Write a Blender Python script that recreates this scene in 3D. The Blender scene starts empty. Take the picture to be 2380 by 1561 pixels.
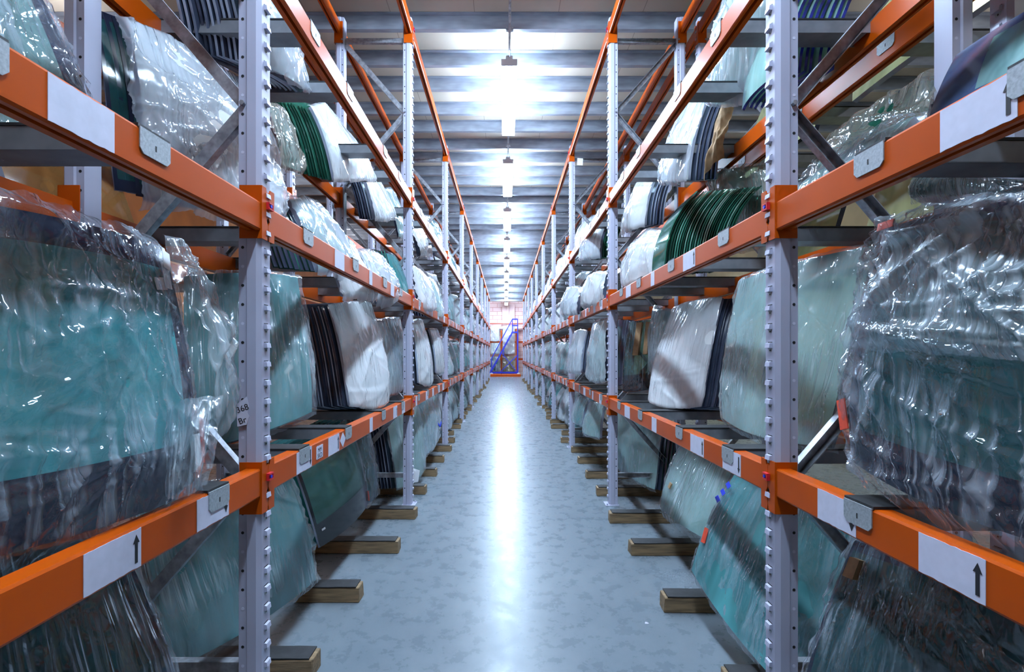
import bpy, bmesh, math, random
import numpy as np
from mathutils import Vector, Matrix

random.seed(7)
PI = math.pi
S = bpy.context.scene
C = S.collection
F, VX, VY, CH = 1150.0, 1175.0, 822.0, 1.39      # focal length in px, vanishing point, camera height


def at(px, py, Y):
    """point at distance Y that the photograph shows at px, py"""
    return Vector(((px - VX) * Y / F, Y, CH - (py - VY) * Y / F))


# ------------------------------------------------------------------ materials
def new_mat(name):
    m = bpy.data.materials.new(name)
    m.use_nodes = True
    nt = m.node_tree
    nt.nodes.clear()
    out = nt.nodes.new('ShaderNodeOutputMaterial')
    return m, nt, out


def N(nt, t, **kw):
    n = nt.nodes.new(t)
    for k, v in kw.items():
        if k.startswith('i_'):
            n.inputs[k[2:].replace('_', ' ')].default_value = v
        else:
            setattr(n, k, v)
    return n


def L(nt, a, b):
    nt.links.new(a, b)


def col(c):
    return (c[0], c[1], c[2], 1.0)


def math_n(nt, op, a, b=None, clamp=False):
    n = nt.nodes.new('ShaderNodeMath')
    n.operation = op
    n.use_clamp = clamp
    for i, v in enumerate((a, b)):
        if v is None:
            continue
        if isinstance(v, (int, float)):
            n.inputs[i].default_value = v
        else:
            L(nt, v, n.inputs[i])
    return n.outputs[0]


def noise(nt, scale, detail=3.0, rough=.55, coord='Object', vscale=(1, 1, 1), ridged=False, rot=(0, 0, 0), dist=0.0):
    tc = nt.nodes.new('ShaderNodeTexCoord')
    mp = nt.nodes.new('ShaderNodeMapping')
    mp.inputs['Scale'].default_value = vscale
    mp.inputs['Rotation'].default_value = rot
    L(nt, tc.outputs[coord], mp.inputs['Vector'])
    n = nt.nodes.new('ShaderNodeTexNoise')
    if ridged:
        n.noise_type = 'RIDGED_MULTIFRACTAL'
        n.normalize = False
    n.inputs['Scale'].default_value = scale
    n.inputs['Detail'].default_value = detail
    n.inputs['Roughness'].default_value = rough
    n.inputs['Distortion'].default_value = dist
    L(nt, mp.outputs['Vector'], n.inputs['Vector'])
    return n


def ramp(nt, src, stops):
    r = nt.nodes.new('ShaderNodeValToRGB')
    e = r.color_ramp.elements
    while len(e) < len(stops):
        e.new(.5)
    for el, (p, c) in zip(e, stops):
        el.position = p
        el.color = col(c) if len(c) == 3 else c
    L(nt, src, r.inputs['Fac'])
    return r.outputs['Color']


def simple(name, c, rough=.5, metal=0.0, spec=.5, var=.0, vs=6.0, bump=0.0, bs=60.0, vscale=(1, 1, 1), coat=0.0):
    m, nt, out = new_mat(name)
    b = N(nt, 'ShaderNodeBsdfPrincipled')
    b.inputs['Roughness'].default_value = rough
    b.inputs['Metallic'].default_value = metal
    b.inputs['Specular IOR Level'].default_value = spec
    b.inputs['Coat Weight'].default_value = coat
    b.inputs['Coat Roughness'].default_value = .2
    if var > 0:
        n = noise(nt, vs, 2, .6, vscale=vscale)
        lo = tuple(max(0, x * (1 - var)) for x in c)
        hi = tuple(min(1, x * (1 + var)) for x in c)
        L(nt, ramp(nt, n.outputs['Fac'], [(.3, lo), (.7, hi)]), b.inputs['Base Color'])
    else:
        b.inputs['Base Color'].default_value = col(c)
    if bump > 0:
        n2 = noise(nt, bs, 1, .6, vscale=vscale)
        bp = N(nt, 'ShaderNodeBump')
        bp.inputs['Strength'].default_value = bump
        bp.inputs['Distance'].default_value = .004
        L(nt, n2.outputs['Fac'], bp.inputs['Height'])
        L(nt, bp.outputs['Normal'], b.inputs['Normal'])
    L(nt, b.outputs[0], out.inputs['Surface'])
    return m


M = {}
M['orange'] = simple('orange_paint', (.49, .074, .002), .32, spec=.20, var=.07, vs=3)
M['post'] = simple('pale_grey_paint', (.44, .45, .57), .42, spec=.45, var=.04, vs=4)
M['galv'] = simple('galvanised_steel', (.36, .38, .42), .42, metal=.65, var=.35, vs=28)
M['bar'] = simple('bar_steel', (.23, .245, .27), .45, metal=.35, var=.16, vs=14)
M['plate'] = simple('hook_plate_steel', (.36, .40, .43), .48, metal=.3, var=.2, vs=120)
M['rubber'] = simple('black_rubber', (.022, .023, .026), .55, spec=.35, var=.4, vs=18, bump=.15, bs=40)
M['dark'] = simple('painted_hole_shade', (.008, .008, .01), .8)  # flat dark colour for the shade inside slots and holes
M['wood'] = simple('batten_wood', (.22, .145, .075), .7, var=.45, vs=5, bump=.25, bs=30, vscale=(1.2, 14, 14))
M['red'] = simple('red_plastic', (.6, .02, .03), .35)
M['bluep'] = simple('blue_plastic', (.02, .05, .6), .35)
M['redtape'] = simple('red_tape', (.62, .07, .035), .4, var=.2, vs=30)
M['paper'] = simple('white_sticker', (.62, .63, .76), .5, var=.05, vs=30, bump=.1, bs=50)
M['ink'] = simple('black_ink', (.012, .012, .016), .6)
M['cardboard'] = simple('cardboard', (.36, .22, .11), .8, var=.15, vs=40)
M['brownpaper'] = simple('brown_paper', (.30, .19, .10), .7, var=.35, vs=16, bump=.6, bs=14)
M['ladderblue'] = simple('ladder_blue', (.02, .03, .5), .4)
M['white'] = simple('white_plastic', (.75, .76, .78), .4)
M['purlin'] = simple('purlin_steel', (.29, .32, .38), .42, metal=.35, var=.3, vs=9, vscale=(.3, 1, 1))
M['edgepale'] = simple('pane_edge_pale', (.30, .40, .40), .2, var=.4, vs=22)
M['edgeblue'] = simple('pane_edge_blue', (.012, .018, .20), .25, var=.7, vs=14)
M['redstrip'] = M['redtape']
M['yellow'] = simple('pale_yellow_board', (.62, .60, .30), .6, var=.2, vs=4)


def edge_mat(name, stops):
    """pane edges: each pane of a stack has its own tone"""
    m, nt, out = new_mat(name)
    b = N(nt, 'ShaderNodeBsdfPrincipled')
    oi = nt.nodes.new('ShaderNodeObjectInfo')
    n = noise(nt, 20, 3, .6, vscale=(1, 1, .4))
    f = math_n(nt, 'MULTIPLY_ADD', n.outputs['Fac'], .5)
    f.node.inputs[2].default_value = -.25
    f = math_n(nt, 'ADD', f, oi.outputs['Random'], clamp=True)
    L(nt, ramp(nt, f, stops), b.inputs['Base Color'])
    b.inputs['Roughness'].default_value = .2
    L(nt, b.outputs[0], out.inputs['Surface'])
    return m


M['edgeblack'] = edge_mat('pane_edge_black', [(0, (.01, .013, .024)), (.18, (.04, .05, .085)), (.4, (.11, .14, .21)), (.75, (.40, .46, .58))])
M['edgegreen'] = edge_mat('pane_edge_green', [(0, (.006, .03, .022)), (.45, (.02, .12, .08)), (.8, (.08, .30, .22)), (1, (.35, .55, .46))])


def emis(name, c, s):
    m, nt, out = new_mat(name)
    e = N(nt, 'ShaderNodeEmission')
    e.inputs['Color'].default_value = col(c)
    e.inputs['Strength'].default_value = s
    L(nt, e.outputs[0], out.inputs['Surface'])
    return m


M['lamp'] = emis('lamp_diffuser', (.60, .78, 1.0), 118.0)
M['endfill'] = emis('added_end_fill_glow', (1.0, .74, .72), 42.0)  # warm glow of the fill lamps added at the far end
M['lampside'] = emis('lamp_diffuser_neighbour', (.92, .93, 1.0), 12.0)


def floor_mat():
    m, nt, out = new_mat('polished_concrete')
    b = N(nt, 'ShaderNodeBsdfPrincipled')
    n1 = noise(nt, .9, 4, .62)
    n2 = noise(nt, 9.0, 4, .7)
    mx = N(nt, 'ShaderNodeMix', data_type='FLOAT')
    mx.inputs[0].default_value = .45
    L(nt, n1.outputs['Fac'], mx.inputs[2])
    L(nt, n2.outputs['Fac'], mx.inputs[3])
    c = ramp(nt, mx.outputs[0], [(.30, (.110, .142, .172)), (.5, (.150, .182, .211)), (.72, (.185, .218, .247))])
    # dark scuffs
    n3 = noise(nt, 16, 4, .7, vscale=(1, .35, 1), dist=1.2)
    sc = ramp(nt, n3.outputs['Fac'], [(.62, (1, 1, 1)), (.76, (.55, .56, .58))])
    mm = N(nt, 'ShaderNodeMix', data_type='RGBA', blend_type='MULTIPLY')
    mm.inputs[0].default_value = .35
    L(nt, c, mm.inputs[6])
    L(nt, sc, mm.inputs[7])
    # slab joint across the aisle
    tc = nt.nodes.new('ShaderNodeTexCoord')
    sp = nt.nodes.new('ShaderNodeSeparateXYZ')
    L(nt, tc.outputs['Object'], sp.inputs[0])
    y = math_n(nt, 'SUBTRACT', sp.outputs['Y'], 6.63)
    y = math_n(nt, 'PINGPONG', y, 3.1)
    j = math_n(nt, 'LESS_THAN', y, .006)
    m2 = N(nt, 'ShaderNodeMix', data_type='RGBA')
    L(nt, math_n(nt, 'MULTIPLY', j, .6), m2.inputs[0])
    L(nt, mm.outputs[2], m2.inputs[6])
    m2.inputs[7].default_value = (.08, .09, .1, 1)
    L(nt, m2.outputs[2], b.inputs['Base Color'])
    r = math_n(nt, 'MULTIPLY_ADD', n2.outputs['Fac'], .32)
    r.node.inputs[2].default_value = .13
    L(nt, r, b.inputs['Roughness'])
    b.inputs['Specular IOR Level'].default_value = .22
    L(nt, b.outputs[0], out.inputs['Surface'])
    return m


M['floor'] = floor_mat()


def ceil_mat():
    m, nt, out = new_mat('cream_roof_panels')
    b = N(nt, 'ShaderNodeBsdfPrincipled')
    tc = nt.nodes.new('ShaderNodeTexCoord')
    sp = nt.nodes.new('ShaderNodeSeparateXYZ')
    L(nt, tc.outputs['Object'], sp.inputs[0])
    x = math_n(nt, 'PINGPONG', math_n(nt, 'ADD', sp.outputs['X'], .31), .42)
    j = math_n(nt, 'LESS_THAN', x, .004)
    n = noise(nt, 1.4, 3)
    c = ramp(nt, n.outputs['Fac'], [(.3, (.50, .445, .37)), (.7, (.57, .51, .43))])
    m2 = N(nt, 'ShaderNodeMix', data_type='RGBA')
    L(nt, math_n(nt, 'MULTIPLY', j, .6), m2.inputs[0])
    L(nt, c, m2.inputs[6])
    m2.inputs[7].default_value = (.2, .16, .12, 1)
    L(nt, m2.outputs[2], b.inputs['Base Color'])
    b.inputs['Roughness'].default_value = .6
    L(nt, b.outputs[0], out.inputs['Surface'])
    return m


M['ceil'] = ceil_mat()


def wall_mat():
    m, nt, out = new_mat('block_wall_pink_light_tint')  # pinkish light on the end wall put into its block colours
    b = N(nt, 'ShaderNodeBsdfPrincipled')
    tc = nt.nodes.new('ShaderNodeTexCoord')
    sp = nt.nodes.new('ShaderNodeSeparateXYZ')
    cb = nt.nodes.new('ShaderNodeCombineXYZ')
    L(nt, tc.outputs['Object'], sp.inputs[0])
    L(nt, sp.outputs['X'], cb.inputs['X'])
    L(nt, sp.outputs['Z'], cb.inputs['Y'])
    br = nt.nodes.new('ShaderNodeTexBrick')
    br.inputs['Scale'].default_value = 1.0
    br.inputs['Brick Width'].default_value = .55
    br.inputs['Row Height'].default_value = .26
    br.inputs['Mortar Size'].default_value = .014
    br.inputs['Color1'].default_value = (.86, .70, .70, 1)
    br.inputs['Color2'].default_value = (.80, .62, .62, 1)
    br.inputs['Mortar'].default_value = (.60, .30, .28, 1)
    L(nt, cb.outputs[0], br.inputs['Vector'])
    L(nt, br.outputs['Color'], b.inputs['Base Color'])
    b.inputs['Roughness'].default_value = .7
    L(nt, b.outputs[0], out.inputs['Surface'])
    return m


M['wall'] = wall_mat()
M['sidewall'] = simple('side_wall_cladding', (.50, .44, .26), .6, var=.1, vs=2)
M['glowwall'] = simple('wall_painted_orange_glow', (.50, .17, .035), .6, var=.2, vs=2)  # orange glow behind the left rack put into the wall colour
M['pinkcol'] = simple('column_pink_light_tint', (.78, .60, .60), .6, var=.05)  # the same pink light tinted into the column colour
M['pinkpipe'] = simple('red_pipe_paint', (.62, .22, .17), .5)


def glass_mat(name, dif, tint, transp, frit=None, spec=.6, streak=.35, fritcol=(.012, .014, .024)):
    """tinted pane with an optional dark printed border, laid out on the pane's own UV map (v = 1 at the top edge)"""
    m, nt, out = new_mat(name)
    d = N(nt, 'ShaderNodeBsdfPrincipled')
    n = noise(nt, 2.0, 2, .6, coord='UV', vscale=(2.2, .8, 1), dist=.8)
    lo = tuple(x * (1 - streak) for x in dif)
    hi = tuple(min(1, x * (1 + streak)) for x in dif)
    c = ramp(nt, n.outputs['Fac'], [(.3, lo), (.7, hi)])
    L(nt, c, d.inputs['Base Color'])
    d.inputs['Roughness'].default_value = .08
    d.inputs['Specular IOR Level'].default_value = spec
    t = N(nt, 'ShaderNodeBsdfTransparent')
    t.inputs['Color'].default_value = col(tint)
    mx = N(nt, 'ShaderNodeMixShader')
    mx.inputs[0].default_value = 1 - transp
    L(nt, t.outputs[0], mx.inputs[1])
    L(nt, d.outputs[0], mx.inputs[2])
    last = mx.outputs[0]
    if frit:
        tc = nt.nodes.new('ShaderNodeTexCoord')
        sp = nt.nodes.new('ShaderNodeSeparateXYZ')
        L(nt, tc.outputs['UV'], sp.inputs[0])
        u, v = sp.outputs['X'], sp.outputs['Y']
        w_l, w_r, w_b, w_t = frit
        parts = [math_n(nt, 'LESS_THAN', u, w_l), math_n(nt, 'GREATER_THAN', u, 1 - w_r),
                 math_n(nt, 'LESS_THAN', v, w_b), math_n(nt, 'GREATER_THAN', v, 1 - w_t)]
        a = parts[0]
        for p in parts[1:]:
            a = math_n(nt, 'MAXIMUM', a, p)
        fr = N(nt, 'ShaderNodeBsdfPrincipled')
        fr.inputs['Base Color'].default_value = col(fritcol)
        fr.inputs['Roughness'].default_value = .12
        fr.inputs['Specular IOR Level'].default_value = spec
        mf = N(nt, 'ShaderNodeMixShader')
        L(nt, a, mf.inputs[0])
        L(nt, last, mf.inputs[1])
        L(nt, fr.outputs[0], mf.inputs[2])
        last = mf.outputs[0]
    L(nt, last, out.inputs['Surface'])
    return m


def film_mat(name, haze, c=(.72, .76, .82), rough=.13, crease=.35, bump=.5, scale=1.0, stretch=(1, 1, 1), rot=0.6, transl=.35, gloss=1.0, lw=1.0):
    m, nt, out = new_mat(name)
    n1 = noise(nt, 5.0 * scale, 2, .55, coord='UV', vscale=stretch, ridged=True, rot=(0, 0, rot), dist=.25)
    n2 = noise(nt, 19.0 * scale, 1, .6, coord='UV', vscale=stretch, ridged=True, rot=(0, 0, rot + .9), dist=.5)
    h = math_n(nt, 'MULTIPLY_ADD', n2.outputs['Fac'], .3)
    L(nt, n1.outputs['Fac'], h.node.inputs[2])
    lines = None
    for sc, st, ro, wd in ((1.3 * scale, (9 * stretch[0], .55, 1), rot, .045), (1.0 * scale, (14, .5, 1), rot + 1.0, .035), (2.4 * scale, (9, .7, 1), rot - .6, .04)):
        nl = noise(nt, sc, 1, .5, coord='UV', vscale=st, rot=(0, 0, ro), dist=.06)
        a = math_n(nt, 'ABSOLUTE', math_n(nt, 'SUBTRACT', nl.outputs['Fac'], .5))
        a = math_n(nt, 'SUBTRACT', 1.0, math_n(nt, 'DIVIDE', a, wd), clamp=True)
        lines = a if lines is None else math_n(nt, 'MAXIMUM', lines, a)
    mk = noise(nt, 3.1 * scale, 1, .5, coord='UV', rot=(0, 0, rot))
    lines = math_n(nt, 'MULTIPLY', lines, math_n(nt, 'SUBTRACT', math_n(nt, 'MULTIPLY', mk.outputs['Fac'], 4.0), 1.6, clamp=True))
    h = math_n(nt, 'ADD', h, math_n(nt, 'MULTIPLY', lines, .55 * lw))
    bp = N(nt, 'ShaderNodeBump')
    bp.inputs['Strength'].default_value = bump
    bp.inputs['Distance'].default_value = .02
    L(nt, h, bp.inputs['Height'])
    dif = N(nt, 'ShaderNodeBsdfDiffuse')
    dif.inputs['Color'].default_value = col(c)
    tl = N(nt, 'ShaderNodeBsdfTranslucent')
    tl.inputs['Color'].default_value = col(c)
    L(nt, bp.outputs[0], dif.inputs['Normal'])
    md = N(nt, 'ShaderNodeMixShader')
    md.inputs[0].default_value = transl
    L(nt, dif.outputs[0], md.inputs[1])
    L(nt, tl.outputs[0], md.inputs[2])
    tr = N(nt, 'ShaderNodeBsdfTransparent')
    tr.inputs['Color'].default_value = (.95, .965, .98, 1)
    cr = ramp(nt, n1.outputs['Fac'], [(.52, (0, 0, 0)), (.98, (1, 1, 1))])
    fac = math_n(nt, 'MULTIPLY_ADD', cr, crease, clamp=True)  # creased film is hazier; this also paints in its light streaks
    fac.node.inputs[2].default_value = haze
    fac = math_n(nt, 'ADD', fac, math_n(nt, 'MULTIPLY', lines, crease * 1.1 * lw), clamp=True)  # fold lines whitened to carry highlight streaks in the haze
    mb = N(nt, 'ShaderNodeMixShader')
    L(nt, fac, mb.inputs[0])
    L(nt, tr.outputs[0], mb.inputs[1])
    L(nt, md.outputs[0], mb.inputs[2])
    gl = N(nt, 'ShaderNodeBsdfGlossy')
    gl.inputs['Roughness'].default_value = rough
    gl.inputs['Color'].default_value = (.95, .97, 1, 1)
    L(nt, bp.outputs[0], gl.inputs['Normal'])
    # Schlick reflectance that is the same on both sides of the thin sheet
    ge = nt.nodes.new('ShaderNodeNewGeometry')
    vm = nt.nodes.new('ShaderNodeVectorMath')
    vm.operation = 'DOT_PRODUCT'
    L(nt, bp.outputs[0], vm.inputs[0])
    L(nt, ge.outputs['Incoming'], vm.inputs[1])
    cth = math_n(nt, 'ABSOLUTE', vm.outputs['Value'])
    om = math_n(nt, 'SUBTRACT', 1.0, cth, clamp=True)
    fg = math_n(nt, 'MULTIPLY_ADD', math_n(nt, 'POWER', om, 4.0), .6 * gloss, clamp=True)
    fg.node.inputs[2].default_value = .075 * gloss
    ms = N(nt, 'ShaderNodeMixShader')
    L(nt, fg, ms.inputs[0])
    L(nt, mb.outputs[0], ms.inputs[1])
    L(nt, gl.outputs[0], ms.inputs[2])
    L(nt, ms.outputs[0], out.inputs['Surface'])
    return m


G = {
    'teal': glass_mat('teal_glass', (.07, .26, .27), (.55, .78, .74), .30, (.035, .06, .10, .05)),
    'tealplain': glass_mat('teal_glass_plain', (.10, .36, .38), (.55, .80, .76), .30),
    'darkteal': glass_mat('dark_teal_glass', (.016, .065, .072), (.35, .55, .55), .25, (.02, .085, .06, .05), spec=.3, fritcol=(.010, .014, .032)),
    'bigleft': glass_mat('wide_border_glass', (.075, .33, .36), (.5, .75, .72), .30, (.0, .07, .20, .10), spec=.3, fritcol=(.010, .014, .032)),
    'bigright': glass_mat('deep_teal_glass', (.03, .13, .14), (.42, .66, .64), .30, (.07, .0, .16, .06), spec=.3, fritcol=(.010, .014, .032)),
    'pale': glass_mat('pale_green_glass', (.38, .60, .57), (.80, .95, .90), .45, streak=.18),
    'green': glass_mat('green_glass', (.02, .12, .08), (.35, .75, .58), .35),
    'black': glass_mat('black_bordered_glass', (.05, .08, .10), (.4, .6, .6), .2, (.2, .2, .12, .1), fritcol=(.035, .045, .075)),
    'frame': glass_mat('clear_framed_glass', (.05, .115, .105), (.6, .85, .78), .42, (.03, .05, .24, .0), spec=.35, fritcol=(.006, .008, .013)),
    'blueband': glass_mat('blue_bordered_glass', (.20, .36, .36), (.6, .85, .84), .25, (.42, .0, .30, .12), fritcol=(.05, .075, .15)),
    'stripe': glass_mat('edge_banded_glass', (.22, .36, .35), (.7, .9, .88), .35, (.0, .13, .0, .0), fritcol=(.03, .035, .06)),
    'whitesolid': glass_mat('highlight_white_glass_solid', (.84, .88, .88), (.8, .9, .9), .05, streak=.1),  # white of the film's highlights put into a nearly opaque glass colour
    'white': glass_mat('highlight_white_glass_clear', (.84, .88, .88), (.86, .95, .95), .5, streak=.1),  # same highlight white put into a half-transparent glass
    'amber': glass_mat('amber_brown_glass', (.22, .10, .03), (.9, .7, .5), .3, streak=.4),
    'yellow': glass_mat('glass_painted_yellow_glow', (.42, .42, .22), (.9, .95, .75), .3, streak=.3),  # yellow glow behind the right rack put into the glass colour
}
FM = {
    'clear': film_mat('clear_film', .035, c=(.78, .88, 1.0), crease=.36, bump=.85, scale=.9, rough=.09, gloss=1.0),
    'clearlong': film_mat('clear_film_drawn_folds', .035, c=(.78, .88, 1.0), crease=.38, bump=.85, scale=.9, stretch=(2.2, .5, 1), rot=.35, rough=.09, gloss=1.0),
    'misty': film_mat('misty_film', .16, c=(.78, .90, .96), crease=.40, bump=.7, stretch=(2.0, .5, 1), rot=.2, gloss=1.1),
    'milky': film_mat('milky_film', .62, c=(.90, .93, .96), crease=.28, bump=.75, scale=.8, stretch=(1.3, .7, 1), rot=.5, rough=.17, gloss=1.5, transl=.35, lw=.55),
    'milkycool': film_mat('milky_cool_film', .40, c=(.82, .89, .98), crease=.45, bump=.85, scale=.8, stretch=(1.2, .8, 1), rot=.8, rough=.12, gloss=1.6, transl=.4, lw=.6),
    'tan': film_mat('tan_dusty_film', .35, c=(.50, .44, .38), crease=.4, bump=1.0, gloss=1.4),
}

# ------------------------------------------------------------------ mesh helpers


class MB:
    def __init__(self):
        self.v, self.f, self.mi, self.uv = [], [], [], None

    def add(self, verts, faces, mi=0):
        b = len(self.v)
        self.v += [tuple(p) for p in verts]
        self.f += [tuple(i + b for i in f) for f in faces]
        self.mi += [mi] * len(faces)
        return self

    def box(self, c, s, mi=0, rot=None):
        x, y, z = s[0] / 2, s[1] / 2, s[2] / 2
        vs = [Vector((a * x, b * y, d * z)) for a in (-1, 1) for b in (-1, 1) for d in (-1, 1)]
        if rot is not None:
            vs = [rot @ p for p in vs]
        vs = [p + Vector(c) for p in vs]
        return self.add(vs, [(0, 1, 3, 2), (4, 6, 7, 5), (0, 4, 5, 1), (2, 3, 7, 6), (0, 2, 6, 4), (1, 5, 7, 3)], mi)

    def box2(self, lo, hi, mi=0):
        return self.box([(a + b) / 2 for a, b in zip(lo, hi)], [b - a for a, b in zip(lo, hi)], mi)

    def prism(self, poly, a, b, axis, mi=0):
        """extrude the polygon (two other axes in order) from a to b along axis"""
        n = len(poly)
        vs = []
        for t in (a, b):
            for p in poly:
                q = [p[0], p[1]]
                q.insert(axis, t)
                vs.append(q)
        fs = [tuple(range(n - 1, -1, -1)), tuple(range(n, 2 * n))]
        fs += [(i, (i + 1) % n, n + (i + 1) % n, n + i) for i in range(n)]
        return self.add(vs, fs, mi)

    def bar(self, p, q, w, h, up=(0, 0, 1), mi=0):
        p, q = Vector(p), Vector(q)
        d = q - p
        ln = d.length
        z = d.normalized()
        x = z.cross(Vector(up))
        if x.length < 1e-4:
            x = Vector((1, 0, 0))
        x.normalize()
        y = z.cross(x)
        r = Matrix((x, y, z)).transposed()
        return self.box((p + q) / 2, (w, h, ln), mi, r)

    def tube(self, p, q, r, n=10, mi=0, r2=None):
        p, q = Vector(p), Vector(q)
        z = (q - p).normalized()
        x = z.orthogonal().normalized()
        y = z.cross(x)
        r2 = r if r2 is None else r2
        vs = []
        for o, rr in ((p, r), (q, r2)):
            for i in range(n):
                a = 2 * PI * i / n
                vs.append(o + x * (rr * math.cos(a)) + y * (rr * math.sin(a)))
        fs = [tuple(range(n - 1, -1, -1)), tuple(range(n, 2 * n))]
        fs += [(i, (i + 1) % n, n + (i + 1) % n, n + i) for i in range(n)]
        return self.add(vs, fs, mi)

    def mesh(self, name, mats, smooth=False, fix=True):
        me = bpy.data.meshes.new(name)
        me.from_pydata(self.v, [], self.f)
        for m in (mats if isinstance(mats, (list, tuple)) else [mats]):
            me.materials.append(m)
        me.polygons.foreach_set('material_index', self.mi)
        if fix:
            bm = bmesh.new()
            bm.from_mesh(me)
            bmesh.ops.recalc_face_normals(bm, faces=bm.faces)
            bm.to_mesh(me)
            bm.free()
        if smooth:
            me.polygons.foreach_set('use_smooth', [True] * len(me.polygons))
        me.update()
        return me


def put(name, me, parent=None, loc=(0, 0, 0), rotz=0.0, label=None):
    o = bpy.data.objects.new(name, me)
    C.objects.link(o)
    o.location = loc
    o.rotation_euler = (0, 0, rotz)
    if parent:
        o.parent = parent
    if label:
        o['label'] = label
    return o


def tag(o, label, cat, group=None):
    o['label'] = label
    o['category'] = cat
    o['kind'] = 'thing'
    if group:
        o['group'] = group
    return o


def thing(name, label, cat, loc=(0, 0, 0), rotz=0.0, group=None):
    return tag(put(name, None, None, loc, rotz), label, cat, group)


def struct(name, me, loc=(0, 0, 0), parent=None):
    o = put(name, me, parent, loc)
    o['kind'] = 'structure'
    return o


def dup(root, loc=None, rotz=None):
    r = root.copy()
    C.objects.link(r)
    if loc is not None:
        r.location = loc
    if rotz is not None:
        r.rotation_euler = (0, 0, rotz)
    for ch in list(root.children):
        c = ch.copy()
        C.objects.link(c)
        c.parent = r
        for g in list(ch.children):
            d = g.copy()
            C.objects.link(d)
            d.parent = c
    return r


ORD = ['first', 'second', 'third', 'fourth', 'fifth', 'sixth', 'seventh', 'eighth', 'ninth', 'tenth', 'eleventh', 'twelfth',
       'thirteenth', 'fourteenth', 'fifteenth', 'sixteenth', 'seventeenth', 'eighteenth', 'nineteenth', 'twentieth',
       'twenty-first', 'twenty-second', 'twenty-third', 'twenty-fourth', 'twenty-fifth', 'twenty-sixth', 'twenty-seventh',
       'twenty-eighth', 'twenty-ninth', 'thirtieth', 'thirty-first', 'thirty-second', 'thirty-third', 'thirty-fourth',
       'thirty-fifth', 'thirty-sixth', 'thirty-seventh', 'thirty-eighth', 'thirty-ninth', 'fortieth']

# ------------------------------------------------------------------ room shell
YW, YB, XS = 32.3, -5.0, 6.2
ZC = 4.80
struct('floor', MB().box2((-XS, YB, -.1), (XS, YW, 0)).mesh('floor', M['floor']))
ceil = struct('ceiling', MB().box2((-XS, YB, ZC), (XS, YW, ZC + .1)).mesh('ceiling', M['ceil']))
struct('wall_back', MB().box2((-XS, YW, 0), (XS, YW + .2, ZC)).mesh('wall_back', M['wall']))
struct('wall_front', MB().box2((-XS, YB - .2, 0), (XS, YB, ZC)).mesh('wall_front', M['sidewall']))
struct('wall_left', MB().box2((-XS - .2, YB, 0), (-XS, YW, ZC)).mesh('wall_left', M['glowwall']))
struct('wall_right', MB().box2((XS, YB, 0), (XS + .2, YW, ZC)).mesh('wall_right', M['sidewall']))
pp = [(0, 0), (.055, 0), (.055, .012), (.049, .012), (.049, .004), (.004, .004), (.004, .14), (-.05, .14), (-.05, .135), (0, .135)]
pm = MB().prism([(a, b) for a, b in pp], -XS, XS, 0).mesh('roof_purlin', M['purlin'])
for i in range(60):
    y = -3.0 + .57 * i
    if y > YW - .1:
        break
    o = struct('purlin', pm, (0, y + (.05 if i % 2 else 0), ZC - .143), None)
    o.parent = ceil
# pilaster and pipes on the back wall
cm = MB().box2((-.22, YW - .14, 0), (.60, YW, ZC - .2)).mesh('trim_1', M['pinkcol'])
struct('trim_1', cm)
cm = MB().tube((.16, YW - .22, .3), (.16, YW - .22, ZC - .2), .07, 12).mesh('trim_2', M['pinkcol'], True)
struct('trim_2', cm)
for i, z in enumerate((3.35, 3.05)):
    struct('trim_%d' % (i + 3), MB().tube((-3, YW - .3, z), (3, YW - .3, z), (.05, .12)[i], 10).mesh('trim_pipe', M['pinkpipe'] if i == 0 else M['pinkcol'], True))

# ------------------------------------------------------------------ racks
XL, XR = -.862, .952            # aisle faces of the two racks
DEP = .70                       # rack depth
BAY = 2.8
Y0 = 1.78
ZT = [.988, 1.923, 2.858, 4.425]  # top of the rails on each level
HP = 4.48
SIDE = {'left': (XL, 0.0), 'right': (XR, PI)}
LV = ['lowest', 'second', 'third', 'topmost']
PROF = [(0, -.030), (0, .030), (-.014, .044), (-.046, .044), (-.050, .037), (-.078, .037), (-.078, -.037), (-.050, -.037), (-.046, -.044), (-.014, -.044)]


def post_mesh():
    b = MB()
    b.prism(PROF, 0.0, HP, 2)
    n = int((HP - .1) / .067)
    for i in range(n):
        z = .09 + i * .067
        # raised lug over flat dark patches painted as the shade of slot and hole
        b.add([(0, -.015, z), (0, .015, z), (.010, .015, z - .002), (.010, -.015, z - .002), (.0125, .015, z - .018), (.0125, -.015, z - .018), (0, .015, z - .019), (0, -.015, z - .019)],
              [(0, 1, 2, 3), (3, 2, 4, 5), (5, 4, 6, 7), (0, 3, 5, 7), (1, 6, 4, 2)], 0)
        b.box((.0003, 0, z + .0015), (.0016, .028, .003), 1)
        b.prism([(-.013, z - .0195), (.013, z - .0195), (.008, z - .033), (-.008, z - .033)], 0, .0006, 0, 2)
        b.tube((.0, 0, z - .027), (.0012, 0, z - .027), .0032, 8, 1)
        for sy in (-1, 1):
            b.tube((-.064, sy * .0365, z), (-.064, sy * .0376, z), .0055, 8, 1 if (i * 7) % 3 else 3)
    return b.mesh('upright_post', [M['post'], M['dark'], M['plate'], M['paper']])


POST = post_mesh()
foot_me = MB().box2((-.09, -.065, 0), (.035, .065, .006)).tube((.018, .045, .006), (.018, .045, .018), .008, 6).mesh('foot_plate', M['post'])
zz = [(1, .27), (0, .93), (1, 1.60), (0, 2.27), (1, 2.94), (0, 3.61), (1, 4.27)]


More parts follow.
